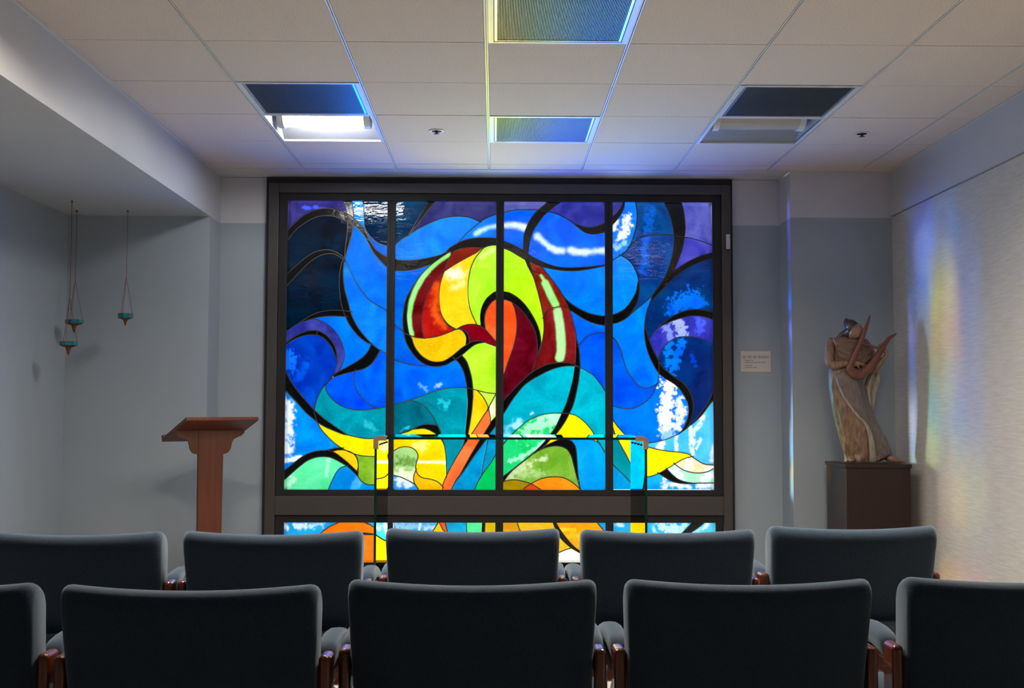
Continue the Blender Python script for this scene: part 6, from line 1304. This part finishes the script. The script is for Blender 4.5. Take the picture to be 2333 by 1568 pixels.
def make_chair():
    t = empty('armchair', (0, 0, 0))
    link('backrest', backrest_bm(), M['cloth'], t, smooth=True)
    link('seat', cushion_bm(-.268, .268, -.105, .44, .375, .487, .034), M['cloth'], t, smooth=True)
    link('seat_frame', B(-.268, .268, -.06, .40, .325, .376, bevel=.006), M['chair_wood'], t)
    for s in (-1, 1):
        link('armrest_pad', armpad_bm(s), M['cloth'], t, smooth=True)
        a, b = sorted((s * .280, s * .3075))
        link('leg', B(a, b, -.028, .044, 0, .648, bevel=.011, seg=4), M['chair_wood'], t, smooth=False)
        link('leg', B(a, b, .345, .395, 0, .592, bevel=.011, seg=4), M['chair_wood'], t)
        link('arm_rail', B(a + .004, b - .004, .03, .36, .565, .612, bevel=.006), M['chair_wood'], t)
        a2, b2 = sorted((s * .262, s * .30))
        link('side_rail', B(a2, b2, -.01, .37, .30, .36, bevel=.005), M['chair_wood'], t)
    return t


proto = make_chair()
BY = .105   # from the chair's origin back to the rear crest of its backrest
FRONT, REAR = 'front row of armchairs', 'rear row of armchairs'
CH = [  # crest centre x, crest depth y, yaw, label, group
    (-1.332, 3.585, 0, 'front-row blue-grey armchair at the left end, cut by the frame edge', FRONT),
    (-.702, 3.605, -1, 'front-row blue-grey armchair with the wooden lectern post behind it', FRONT),
    (-.071, 3.686, 0, 'front-row blue-grey armchair standing centrally in front of the glass table', FRONT),
    (.564, 3.66, -1, 'front-row blue-grey armchair turned slightly, before the right glass table leg', FRONT),
    (1.207, 3.78, -2, 'front-row blue-grey armchair before the dark statue pedestal', FRONT),
    (-1.305, 2.52, 0, 'rear-row armchair cut off by the lower left corner, slightly worn top', REAR),
    (-.672, 2.497, 0, 'rear-row armchair second from the left, behind the lectern-side chairs', REAR),
    (-.050, 2.570, 0, 'rear-row armchair in the middle, nearest below the window centre', REAR),
    (.586, 2.579, -1, 'rear-row armchair right of the middle one, top tilting up to the right', REAR),
    (1.240, 2.61, 0, 'rear-row armchair cut off by the right edge of the frame', REAR)]
first = True
for cx_, cy_, yaw, lab_, grp in CH:
    o = proto if first else copy_tree(proto)
    first = False
    a = radians(-yaw)
    o.rotation_euler.z = a
    o.location = (cx_ - BY * sin(a), cy_ + BY * cos(a), 0)
    o['label'] = lab_
    o['category'] = 'chair'
    o['group'] = grp

# ================================================================ GLASS TABLE
def glass_table():
    X0, X1, Yf, Yb, Zt, g = -.631, .801, 6.0, 6.63, 1.049, .013
    t = empty('glass_table', ((X0 + X1) / 2, (Yf + Yb) / 2, 0), label='clear glass altar table with brown corner clamps in front of the window', category='table')
    ox, oy = (X0 + X1) / 2, (Yf + Yb) / 2
    hx, hy = (X1 - X0) / 2, (Yb - Yf) / 2
    def slab(name, x0, x1, z0, z1):
        bm = bmesh.new()
        box(bm, x0, x1, -hy, hy, z0, z1)
        for f in bm.faces:
            big = abs(f.normal.z) > .9 if name == 'table_top' else abs(f.normal.x) > .9
            f.material_index = 0 if big else 1
        bm.normal_update()
        for f in bm.faces:
            big = abs(f.normal.z) > .9 if name == 'table_top' else abs(f.normal.x) > .9
            f.material_index = 0 if big else 1
        link(name, bm, [M['table_glass'], M['table_edge']], t)
    slab('table_top', -hx + .014, hx - .014, Zt - g, Zt)
    slab('side_panel', -hx, -hx + g, 0, Zt - .016)
    slab('side_panel', hx - g, hx, 0, Zt - .016)
    for s in (-1, 1):
        pts = []
        for k in range(9):   # outer curve
            a = pi / 2 * k / 8
            pts.append((hx - .020 + .026 * sin(a), Zt - .020 + .026 * cos(a)))
        pts += [(hx + .006, Zt - .062), (hx - g - .006, Zt - .062), (hx - g - .006, Zt - g - .006), (hx - .062, Zt - g - .006), (hx - .062, Zt + .006)]
        bm = bmesh.new()
        prism(bm, [(s * x, z) for x, z in pts], -hy - .004, -hy + .05)
        link('corner_clamp', bm, M['bracket'], t)
        for q in range(4):
            yy = -hy + .10 + q * .135
            bm = bmesh.new()
            xa = s * (hx - g - .003)
            box(bm, min(xa, xa - s * .007), max(xa, xa - s * .007), yy - .003, yy + .003, Zt - .047, Zt - .037)
            link('clamp_stud', bm, M['void'], t)
        bm = bmesh.new()
        xa, xb = sorted((s * (hx - g - .003), s * (hx - g)))
        box(bm, xa, xb, -hy + .05, hy - .03, Zt - .066, Zt - .018)
        link('clamp_strip', bm, M['table_glass'], t)
    return t


glass_table()

# ================================================================ LECTERN
def lectern():
    a = radians(38)
    t = empty('lectern', (-1.60, 6.74, 0), a, label='cherry-wood lectern with a sloping top and scrolled brackets in the alcove', category='lectern')
    # front edge of the sloping top at local y=0, falling away along +y
    bm = B(-.2275, .2275, 0, .385, -.024, 0, bevel=.005, seg=2)
    for v in bm.verts:
        y, z = v.co.y, v.co.z
        v.co.y = y * cos(radians(20)) + z * sin(radians(20))
        v.co.z = 1.148 - y * sin(radians(20)) + z * cos(radians(20))
    link('reading_top', bm, M['lectern'], t)
    bm = B(-.2275, .2275, .36, .385, 0, .016, bevel=.004)
    for v in bm.verts:
        y, z = v.co.y, v.co.z
        v.co.y = y * cos(radians(20)) + z * sin(radians(20))
        v.co.z = 1.148 - y * sin(radians(20)) + z * cos(radians(20))
    link('book_ledge', bm, M['lectern'], t)
    ztop = 1.148 - .17 * .364 - .018
    bm = bmesh.new()
    prism(bm, [(-.072, .03), (.072, .03), (.079, ztop), (-.079, ztop)], .160, .182)
    link('post', bm, M['lectern'], t)
    W = .2185
    prof = [(.0795, ztop), (W, ztop), (W - .004, ztop - .020), (W - .020, ztop - .036), (W - .045, ztop - .046), (.150, ztop - .056), (.138, ztop - .070), (.132, ztop - .092), (.126, ztop - .118), (.112, ztop - .136), (.098, ztop - .143), (.0795, ztop - .146)]
    for s in (-1, 1):
        bm = bmesh.new()
        prism(bm, [(s * x, z) for x, z in prof], .162, .180)
        link('bracket', bm, M['lectern'], t)
    link('base', B(-.20, .20, .02, .34, 0, .035, bevel=.008), M['lectern'], t)
    return t


lectern()

# ================================================================ PEDESTAL AND STATUE
PZ = .868
t = empty('pedestal', (2.327, 7.11, 0), label='square dark mahogany pedestal under the statue', category='pedestal')
link('body', B(-.196, .196, -.206, .206, .0, PZ - .024, bevel=.002), M['pedestal'], t)
link('cap', B(-.204, .204, -.214, .214, PZ - .024, PZ, bevel=.003), M['pedestal'], t)
link('plinth', B(-.203, .203, -.213, .213, 0, .07, bevel=.003), M['pedestal'], t)


def statue():
    K = .000697
    t = empty('statue', (2.312, 7.10, PZ + .001), label='bronze statue of a robed hooded figure playing a lyre', category='statue')

    def P(zx, zy, y=0.0):
        return Vector(((zx - 760) * K, y, (1455 - zy) * K))

    def interp(tab, z):
        for (z0, *a), (z1, *b) in zip(tab, tab[1:]):
            if z0 <= z <= z1 or z1 <= z <= z0:
                q = (z - z0) / (z1 - z0)
                return [u + (v - u) * q for u, v in zip(a, b)]
        return list((tab[0] if abs(z - tab[0][0]) < abs(z - tab[-1][0]) else tab[-1])[1:])
    # outline of the robe: zoomed height, left, right, half depth, centre y
    OUT = [(1452, 566, 872, 66, .0), (1420, 572, 930, 70, .0), (1385, 570, 992, 74, .005), (1300, 549, 962, 82, .005), (1200, 521, 912, 88, .004), (1100, 494, 858, 92, .0), (1000, 471, 812, 94, -.004), (900, 452, 770, 95, -.006),
           (800, 438, 738, 95, -.006), (700, 434, 722, 96, -.004), (640, 440, 742, 98, 0), (560, 452, 800, 98, .004), (480, 458, 806, 96, .008), (410, 446, 792, 88, .012), (365, 450, 778, 74, .014), (342, 480, 752, 56, .014), (326, 545, 708, 42, .012), (310, 590, 690, 34, .008), (290, 606, 690, 30, .004)]
    N = 72

    def robe_pt(zy, th, grow=0.0):
        l, r, d, yc = interp(OUT, zy)
        cxm, hw = (l + r) / 2, (r - l) / 2
        low = max(0, min(1, (zy - 620) / 700))
        up = max(0, min(1, (600 - zy) / 250))
        f = 1 + low * (.085 * sin(7 * th + zy * .010) + .05 * sin(15 * th - zy * .012 + 1)) + up * .022 * sin(16 * th + zy * .02)
        f += .012 * sin(5 * th + zy * .03)
        ca, sa = cos(th), sin(th)
        sx = (abs(ca) ** .9) * (1 if ca >= 0 else -1)
        return Vector(((cxm + hw * sx * (f if abs(ca) < .9 else 1) - 760) * K + grow * ca, yc + (d * K * sa) * f + grow * sa, (1455 - zy) * K))
    zys = [1452, 1440, 1420, 1400, 1385, 1360, 1330] + list(range(1300, 620, -28)) + list(range(620, 300, -18)) + [296, 290]
    bm = bmesh.new()
    rows = [[bm.verts.new(robe_pt(zy, 2 * pi * k / N)) for k in range(N)] for zy in zys]
    for a, b in zip(rows, rows[1:]):
        for k in range(N):
            bm.faces.new((a[k], a[(k + 1) % N], b[(k + 1) % N], b[k]))
    bm.faces.new(rows[0][::-1])
    bm.faces.new(rows[-1])
    bmesh.ops.recalc_face_normals(bm, faces=bm.faces[:])
    link('robe', bm, M['robe'], t, smooth=True)
    # darker mantle sweeping from the waist to the right foot
    EDGE = [(596, 690), (625, 590), (660, 500), (720, 492), (800, 525), (880, 560), (950, 602), (1000, 640), (1060, 692), (1110, 738), (1180, 780), (1250, 805), (1330, 822), (1400, 845), (1446, 862)]
    bm = bmesh.new()
    rows = []
    for zy in range(600, 1450, 17):
        l, r, d, yc = interp(OUT, zy)
        xe, = interp(EDGE, zy)
        c0 = max(-1, min(1, (xe - (l + r) / 2) / ((r - l) / 2)))
        th0 = -math.acos(c0)         # front half: sin < 0
        th1 = .9
        row = []
        for k in range(26):
            q = k / 25
            g = .0075 * min(1, q * 9) + .002
            row.append(bm.verts.new(robe_pt(zy, th0 + (th1 - th0) * q, g + .004 * sin(q * 17 + zy * .012))))
        rows.append(row)
    for a, b in zip(rows, rows[1:]):
        for k in range(25):
            bm.faces.new((a[k], b[k], b[k + 1], a[k + 1]))
    bmesh.ops.recalc_face_normals(bm, faces=bm.faces[:])
    bmesh.ops.solidify(bm, geom=bm.faces[:], thickness=.004)
    link('mantle', bm, M['mantle'], t, smooth=True)
    # pale fold between the two
    bm = bmesh.new()
    tube(bm, [P(478, 690, -.066), P(500, 770, -.071), P(560, 895, -.074), P(650, 1020, -.073), P(738, 1115, -.070), P(775, 1210, -.069), P(790, 1320, -.067), P(800, 1440, -.060)], [.004, .007, .009, .010, .011, .016, .020, .024], 10, flat=(1, .5))
    link('sash', bm, M['cloak'], t, smooth=True)
    # chest drape
    bm = bmesh.new()
    rows = []
    for i in range(13):
        q = i / 12
        l = P(456 + (505 - 456) * q, 338 + 200 * q, -.052 - .018 * q)
        r = P(768 + 40 * q, 352 + 170 * q, -.046 - .022 * q)
        sag = P(640, 365 + 235 * q, 0)
        row = []
        for k in range(21):
            u = k / 20
            x = l.x * (1 - u) + r.x * u
            z = l.z * (1 - u) + r.z * u - (l.z * .5 + r.z * .5 - sag.z) * sin(pi * u)
            y = -.050 - .030 * sin(pi * u) ** .7 - .010 * sin(i * 2.2 + u * 3) - .012 * q
            row.append(bm.verts.new((x, y, z)))
        rows.append(row)
    for a, b in zip(rows, rows[1:]):
        for k in range(20):
            bm.faces.new((a[k], b[k], b[k + 1], a[k + 1]))
    bmesh.ops.recalc_face_normals(bm, faces=bm.faces[:])
    bmesh.ops.solidify(bm, geom=bm.faces[:], thickness=.006)
    link('chest_drape', bm, M['drape'], t, smooth=True)
    bm = bmesh.new()
    tube(bm, [P(512, 348, -.046), P(560, 368, -.064), P(620, 374, -.074), P(690, 366, -.07), P(735, 352, -.05)], [.004, .008, .009, .008, .004], 8, flat=(.6, 1))
    link('collar', bm, M['cloak'], t, smooth=True)
    # hanging cloak on the far side
    bm = bmesh.new()
    L_ = [(590, 838), (640, 790), (690, 740), (760, 718), (830, 738), (900, 764), (960, 792), (1022, 822)]
    R_ = [(585, 893), (640, 908), (690, 915), (740, 908), (790, 890), (830, 872), (900, 862), (960, 842), (1024, 830)]
    rows = []
    for i in range(23):
        zy = 588 + (1022 - 588) * i / 22
        l, = interp(L_, zy)
        r, = interp(R_, zy)
        row = []
        for k in range(29):
            u = k / 28
            zx = l + (r - l) * u
            row.append(bm.verts.new(P(zx, zy + 10 * sin(u * 9), .008 + .014 * sin(u * 17 + zy * .004) * (1 - .4 * u))))
        rows.append(row)
    for a, b in zip(rows, rows[1:]):
        for k in range(28):
            bm.faces.new((a[k], b[k], b[k + 1], a[k + 1]))
    bmesh.ops.recalc_face_normals(bm, faces=bm.faces[:])
    bmesh.ops.solidify(bm, geom=bm.faces[:], thickness=.006)
    link('cloak', bm, M['cloak'], t, smooth=True)
    # head: oval with brow, nose, mouth and chin, bowed to the right
    bm = bmesh.new()
    bmesh.ops.create_uvsphere(bm, u_segments=28, v_segments=22, radius=1)
    for v in bm.verts:
        x, y, z = v.co
        wv = 1 - .22 * max(0, -z) ** 1.5
        nose = .16 * math.exp(-((x) ** 2) / .02 - ((z + .12) ** 2) / .05) if y < 0 else 0
        eye = .05 * (math.exp(-((x - .33) ** 2) / .02 - ((z - .06) ** 2) / .012) + math.exp(-((x + .33) ** 2) / .02 - ((z - .06) ** 2) / .012)) if y < 0 else 0
        mouth = .035 * math.exp(-(x ** 2) / .05 - ((z + .5) ** 2) / .004) if y < 0 else 0
        v.co = Vector((x * wv * .040, (y * (1 - .1 * max(0, -z)) - nose + eye + mouth) * .046, z * .056))
    bm.transform(Matrix.Translation(P(668, 292, -.040)) @ Matrix.Rotation(radians(30), 4, 'Z') @ Matrix.Rotation(radians(24), 4, 'X') @ Matrix.Rotation(radians(14), 4, 'Y'))
    h = link('head', bm, M['skin'], t, smooth=True)
    bm = bmesh.new()
    tube(bm, [P(650, 345, -.012), P(640, 385, .006)], [.026, .03], 12)
    link('neck', bm, M['skin'], h, smooth=True)
    # pointed cap with the cloth falling to the shoulder
    bm = bmesh.new()
    tube(bm, [P(612, 172, .012), P(618, 196, .004), P(640, 225, -.012), P(655, 256, -.020), P(648, 286, -.014), P(610, 306, .004), P(560, 322, .012), P(528, 330, .014)], [.012, .026, .040, .047, .046, .036, .022, .006], 20)
    link('cap', bm, M['hood'], t, smooth=True)
    # left arm across the body
    bm = bmesh.new()
    tube(bm, [P(468, 360, -.010), P(446, 430, -.022), P(434, 510, -.034), P(438, 570, -.044), P(470, 588, -.064), P(520, 578, -.084), P(566, 568, -.092)], [.026, .030, .031, .030, .026, .022, .018], 14)
    link('sleeve', bm, M['robe'], t, smooth=True)
    bm = bmesh.new()
    tube(bm, [P(560, 568, -.092), P(600, 560, -.094), P(636, 562, -.096)], [.0115, .010, .011], 10)
    tube(bm, [P(632, 562, -.096), P(660, 570, -.097), P(684, 578, -.096)], [.011, .015, .012], 10, flat=(1, .6))
    for zx, zy, l in ((736, 602, 0), (730, 588, 1), (722, 576, 2), (706, 604, 3)):
        tube(bm, [P(676, 572 + l * 2, -.097), P(700, 578 + (zy - 580) * .3, -.101), P(zx, zy, -.094)], [.0050, .0046, .0030], 8)
    tube(bm, [P(646, 574, -.098), P(660, 600, -.103), P(678, 626, -.100)], [.0058, .0050, .0032], 8)
    link('hand', bm, M['skin'], t, smooth=True)
    # right arm raised to the strings
    bm = bmesh.new()
    tube(bm, [P(770, 380, -.004), P(815, 470, -.004), P(838, 560, -.012), P(832, 610, -.030), P(860, 578, -.052), P(896, 540, -.064)], [.026, .030, .032, .032, .026, .018], 14)
    link('sleeve', bm, M['robe'], t, smooth=True)
    bm = bmesh.new()
    tube(bm, [P(892, 545, -.064), P(920, 512, -.068), P(930, 482, -.070), P(918, 456, -.072)], [.0125, .0115, .0115, .012], 10)
    tube(bm, [P(922, 468, -.072), P(908, 446, -.074), P(896, 430, -.074)], [.012, .0155, .013], 10, flat=(1, .6))
    for a_, b_ in (((886, 412), (880, 390)), ((872, 412), (864, 398)), ((866, 424), (852, 416)), ((872, 438), (850, 430))):
        tube(bm, [P(898, 436, -.074), P(a_[0], a_[1], -.078), P(b_[0], b_[1], -.076)], [.0052, .0046, .003], 8)
    tube(bm, [P(910, 448, -.076), P(888, 456, -.084), P(872, 452, -.086)], [.0056, .005, .0034], 8)
    link('hand', bm, M['skin'], t, smooth=True)
    # lyre: U-shaped horns
    bm = bmesh.new()
    tube(bm, [P(790, 142, -.070), P(768, 196, -.078), P(728, 292, -.088), P(690, 388, -.094), P(650, 462, -.098), P(614, 545, -.100), P(592, 610, -.098), P(614, 650, -.094), P(660, 672, -.092), P(712, 658, -.092), P(762, 616, -.094), P(812, 552, -.092), P(862, 476, -.088), P(908, 406, -.082), P(962, 344, -.074), P(1026, 306, -.064)],
         [.004, .0085, .013, .015, .016, .019, .026, .032, .034, .032, .029, .025, .020, .016, .012, .004], 12, flat=(1, .6))
    ly = link('lyre', bm, M['lyre'], t, smooth=True)
    bm = bmesh.new()
    tube(bm, [P(690, 390, -.096), P(780, 418, -.094), P(868, 444, -.092)], [.0075, .0075, .0075], 8)
    link('crossbar', bm, M['lyre'], ly, smooth=True)
    for q in range(4):
        bm = bmesh.new()
        tube(bm, [P(722 + q * 26, 400 + q * 8, -.098), P(664 + q * 16, 640 - q * 4, -.106)], [.0009, .0009], 5, per=1)
        link('string', bm, M['brass'], ly)
    # shoes
    bm = bmesh.new()
    tube(bm, [P(945, 1400, .0), P(985, 1424, -.020), P(1040, 1438, -.034), P(1096, 1441, -.046)], [.022, .022, .014, .004], 12, flat=(1, .8))
    link('shoe', bm, M['skin'], t, smooth=True)
    bm = bmesh.new()
    tube(bm, [P(625, 1420, -.02), P(604, 1424, -.075), P(592, 1434, -.105)], [.026, .024, .010], 12, flat=(1, .8))
    link('shoe', bm, M['skin'], t, smooth=True)
    link('base_plate', B(-.165, .13, -.11, .09, .0012, .005), M['hood'], t)
    return t


statue()

# ================================================================ HANGING LAMPS
def hanging_lamp(x, y, ztop, zb, zsplit, r, h, drop, label, n=8):
    t = empty('hanging_lamp', (x, y, ztop), label=label, category='hanging lamp', group='turquoise hanging votive lamps')
    zb -= ztop
    zs = zsplit - ztop
    bm = bmesh.new()
    tube(bm, [(0, 0, 0), (.002, 0, zs / 2), (0, 0, zs)], .0016, 6, per=3)
    lathe(bm, [(.006, 0), (.007, -.004), (.003, -.012)], 10)
    link('chain', bm, M['brass'], t)
    for k in range(3):
        a = 2 * pi * k / 3 + .5
        bm = bmesh.new()
        tube(bm, [(0, 0, zs), (r * .92 * cos(a), r * .92 * sin(a), zb + h)], [.0014, .0014], 6, per=1)
        link('chain', bm, M['brass'], t)
    # octagonal band of panes, copper rims, turned finial
    bm = bmesh.new()
    for rr0, rr1, z0, z1 in ((r * .98, r * .92, zb + h - .003, zb + h), (r * .98, r * .90, zb, zb + .003)):
        o_ = [[bm.verts.new((q * cos(2 * pi * k / n), q * sin(2 * pi * k / n), z)) for k in range(n)] for q, z in ((rr0, z0), (rr0, z1), (rr1, z1), (rr1, z0))]
        for a_ in range(4):
            for k in range(n):
                bm.faces.new((o_[a_][k], o_[a_][(k + 1) % n], o_[(a_ + 1) % 4][(k + 1) % n], o_[(a_ + 1) % 4][k]))
    for k in range(n):
        a = 2 * pi * k / n
        tube(bm, [(r * cos(a), r * sin(a), zb), (r * 1.0 * cos(a), r * 1.0 * sin(a), zb + h)], [.0022, .0022], 6, per=1, cap=False)
    bmesh.ops.recalc_face_normals(bm, faces=bm.faces[:])
    fr = link('rim', bm, M['brass'], t)
    for k in range(n):
        a0, a1 = 2 * pi * k / n, 2 * pi * (k + 1) / n
        bm = bmesh.new()
        q = [bm.verts.new((rr * cos(a), rr * sin(a), z)) for rr in (r, r * .95) for a, z in ((a0, zb + .002), (a1, zb + .002), (a1, zb + h - .002), (a0, zb + h - .002))]
        for f in ((0, 1, 2, 3), (7, 6, 5, 4), (0, 4, 5, 1), (1, 5, 6, 2), (2, 6, 7, 3), (3, 7, 4, 0)):
            bm.faces.new([q[i] for i in f])
        link('glass_pane', bm, M['turq'], fr)
    bm = bmesh.new()
    d = drop
    lathe(bm, [(r * .92, zb + .001), (r * .80, zb - .06 * d), (r * .42, zb - .16 * d), (r * .27, zb - .28 * d), (r * .24, zb - .42 * d), (r * .17, zb - .55 * d), (r * .21, zb - .60 * d), (r * .12, zb - .70 * d), (r * .14, zb - .76 * d), (r * .05, zb - .86 * d), (.0012, zb - d)], 20)
    link('finial', bm, M['brass'], t, smooth=True)


hanging_lamp(-2.569, 6.883, 2.452, 1.572, 1.86, .052, .024, .062, 'lowest turquoise hanging lamp, in front of the corner')
hanging_lamp(-2.665, 7.226, 2.452, 1.730, 2.005, .055, .024, .062, 'turquoise hanging lamp in the corner, above the lowest one')
hanging_lamp(-2.34, 7.217, 2.452, 1.764, 2.03, .045, .030, .050, 'turquoise hanging lamp set apart to the right of the other two')

# ================================================================ PLAQUE
def plaque():
    x0, x1, z0, z1 = 1.667, 1.874, 1.452, 1.594
    t = empty('wall_plaque', ((x0 + x1) / 2, Y2, (z0 + z1) / 2), label='small cream title card on the wall right of the window', category='plaque')
    w2, h2 = (x1 - x0) / 2, (z1 - z0) / 2
    link('card', B(-w2, w2, -.006, 0, -h2, h2, bevel=.001), M['paper'], t)
    # engraved serif capitals
    U = .0158
    def strokes(ch):
        s = []
        def v(x, a=0, b=1, wd=.13):
            s.append(((x, a), (x, b), wd))
            for e in (a, b):
                s.append(((x - .16, e), (x + .16, e), .06))
        def hz(a, b, z, wd=.06):
            s.append(((a, z), (b, z), wd))
        if ch == 'I':
            v(.17); return s, .36
        if ch == 'N':
            v(.14, wd=.07); v(.70, wd=.07); s.append(((.12, 1), (.70, 0), .14)); return s, .86
        if ch == 'T':
            v(.36); hz(.02, .70, .97); s.append(((.03, .98), (.03, .78), .06)); s.append(((.69, .98), (.69, .78), .06)); return s, .74
        if ch == 'H':
            v(.15); v(.66); hz(.15, .66, .52); return s, .83
        if ch == 'E':
            v(.15); hz(.1, .58, .97); hz(.1, .60, .03); hz(.15, .48, .52); s.append(((.58, 1), (.58, .82), .06)); s.append(((.60, 0), (.60, .2), .06)); return s, .68
        if ch == 'B':
            v(.15); hz(.15, .40, .97); hz(.15, .42, .52); hz(.15, .42, .03)
            for cz, r in ((.745, .225), (.27, .245)):
                pp = [(.40 + r * .95 * sin(pi * k / 6), cz + r * cos(pi * k / 6)) for k in range(7)]
                s += [(a, b, .12) for a, b in zip(pp, pp[1:])]
            return s, .70
        if ch == 'G':
            pp = [(.42 + .38 * cos(a), .5 + .49 * sin(a)) for a in [radians(48 + 264 * k / 14) for k in range(15)]]
            s += [(a, b, .10) for a, b in zip(pp, pp[1:])]
            s.append(((.70, .08), (.70, .42), .12)); hz(.54, .84, .44); s.append(((.68, .98), (.68, .76), .05)); return s, .86
        return s, .34
    text = 'IN THE BEGINNING'
    tw = sum(strokes(c)[1] for c in text) + .03 * len(text)
    sc = .180 / tw
    bm = bmesh.new()
    cx_ = -w2 + .0148
    for c in text:
        st, ad = strokes(c)
        for a, b, wd in st:
            A_, B_ = Vector(a) * sc, Vector(b) * sc
            A_.y *= U / sc; B_.y *= U / sc
            d = (B_ - A_)
            if d.length < 1e-6:
                continue
            nn = Vector((-d.y, d.x)).normalized() * wd * sc * .5
            q = [A_ + nn, A_ - nn, B_ - nn, B_ + nn]
            fs = [bm.verts.new((cx_ + p.x, -.0066, .0335 - .0115 + p.y)) for p in q]
            bk = [bm.verts.new((cx_ + p.x, -.0058, .0335 - .0115 + p.y)) for p in q]
            bm.faces.new(fs)
            for k in range(4):
                bm.faces.new((fs[k], bk[k], bk[(k + 1) % 4], fs[(k + 1) % 4]))
        cx_ += (ad + .03) * sc
    bmesh.ops.recalc_face_normals(bm, faces=bm.faces[:])
    link('lettering', bm, M['ink'], t)
    for txt, z in (('Designed by', .0035), ('Genevieve Underwood, RSHM', -.0105), ('Crafted by', -.031), ('James Piechowski', -.0445)):
        cu = bpy.data.curves.new('lettering', 'FONT')
        cu.body = txt
        cu.size = .0125
        cu.extrude = .0003
        cu.space_character = .92
        cu.materials.append(M['ink'])
        src = bpy.data.objects.new('lettering', cu)
        COL.objects.link(src)
        dg = bpy.context.evaluated_depsgraph_get()
        me = bpy.data.meshes.new_from_object(src.evaluated_get(dg))
        bpy.data.objects.remove(src)
        o = bpy.data.objects.new('lettering', me)
        COL.objects.link(o)
        o.parent = t
        o.location = (-w2 + .029, -.0063, z)
        o.rotation_euler = (pi / 2, 0, 0)


plaque()
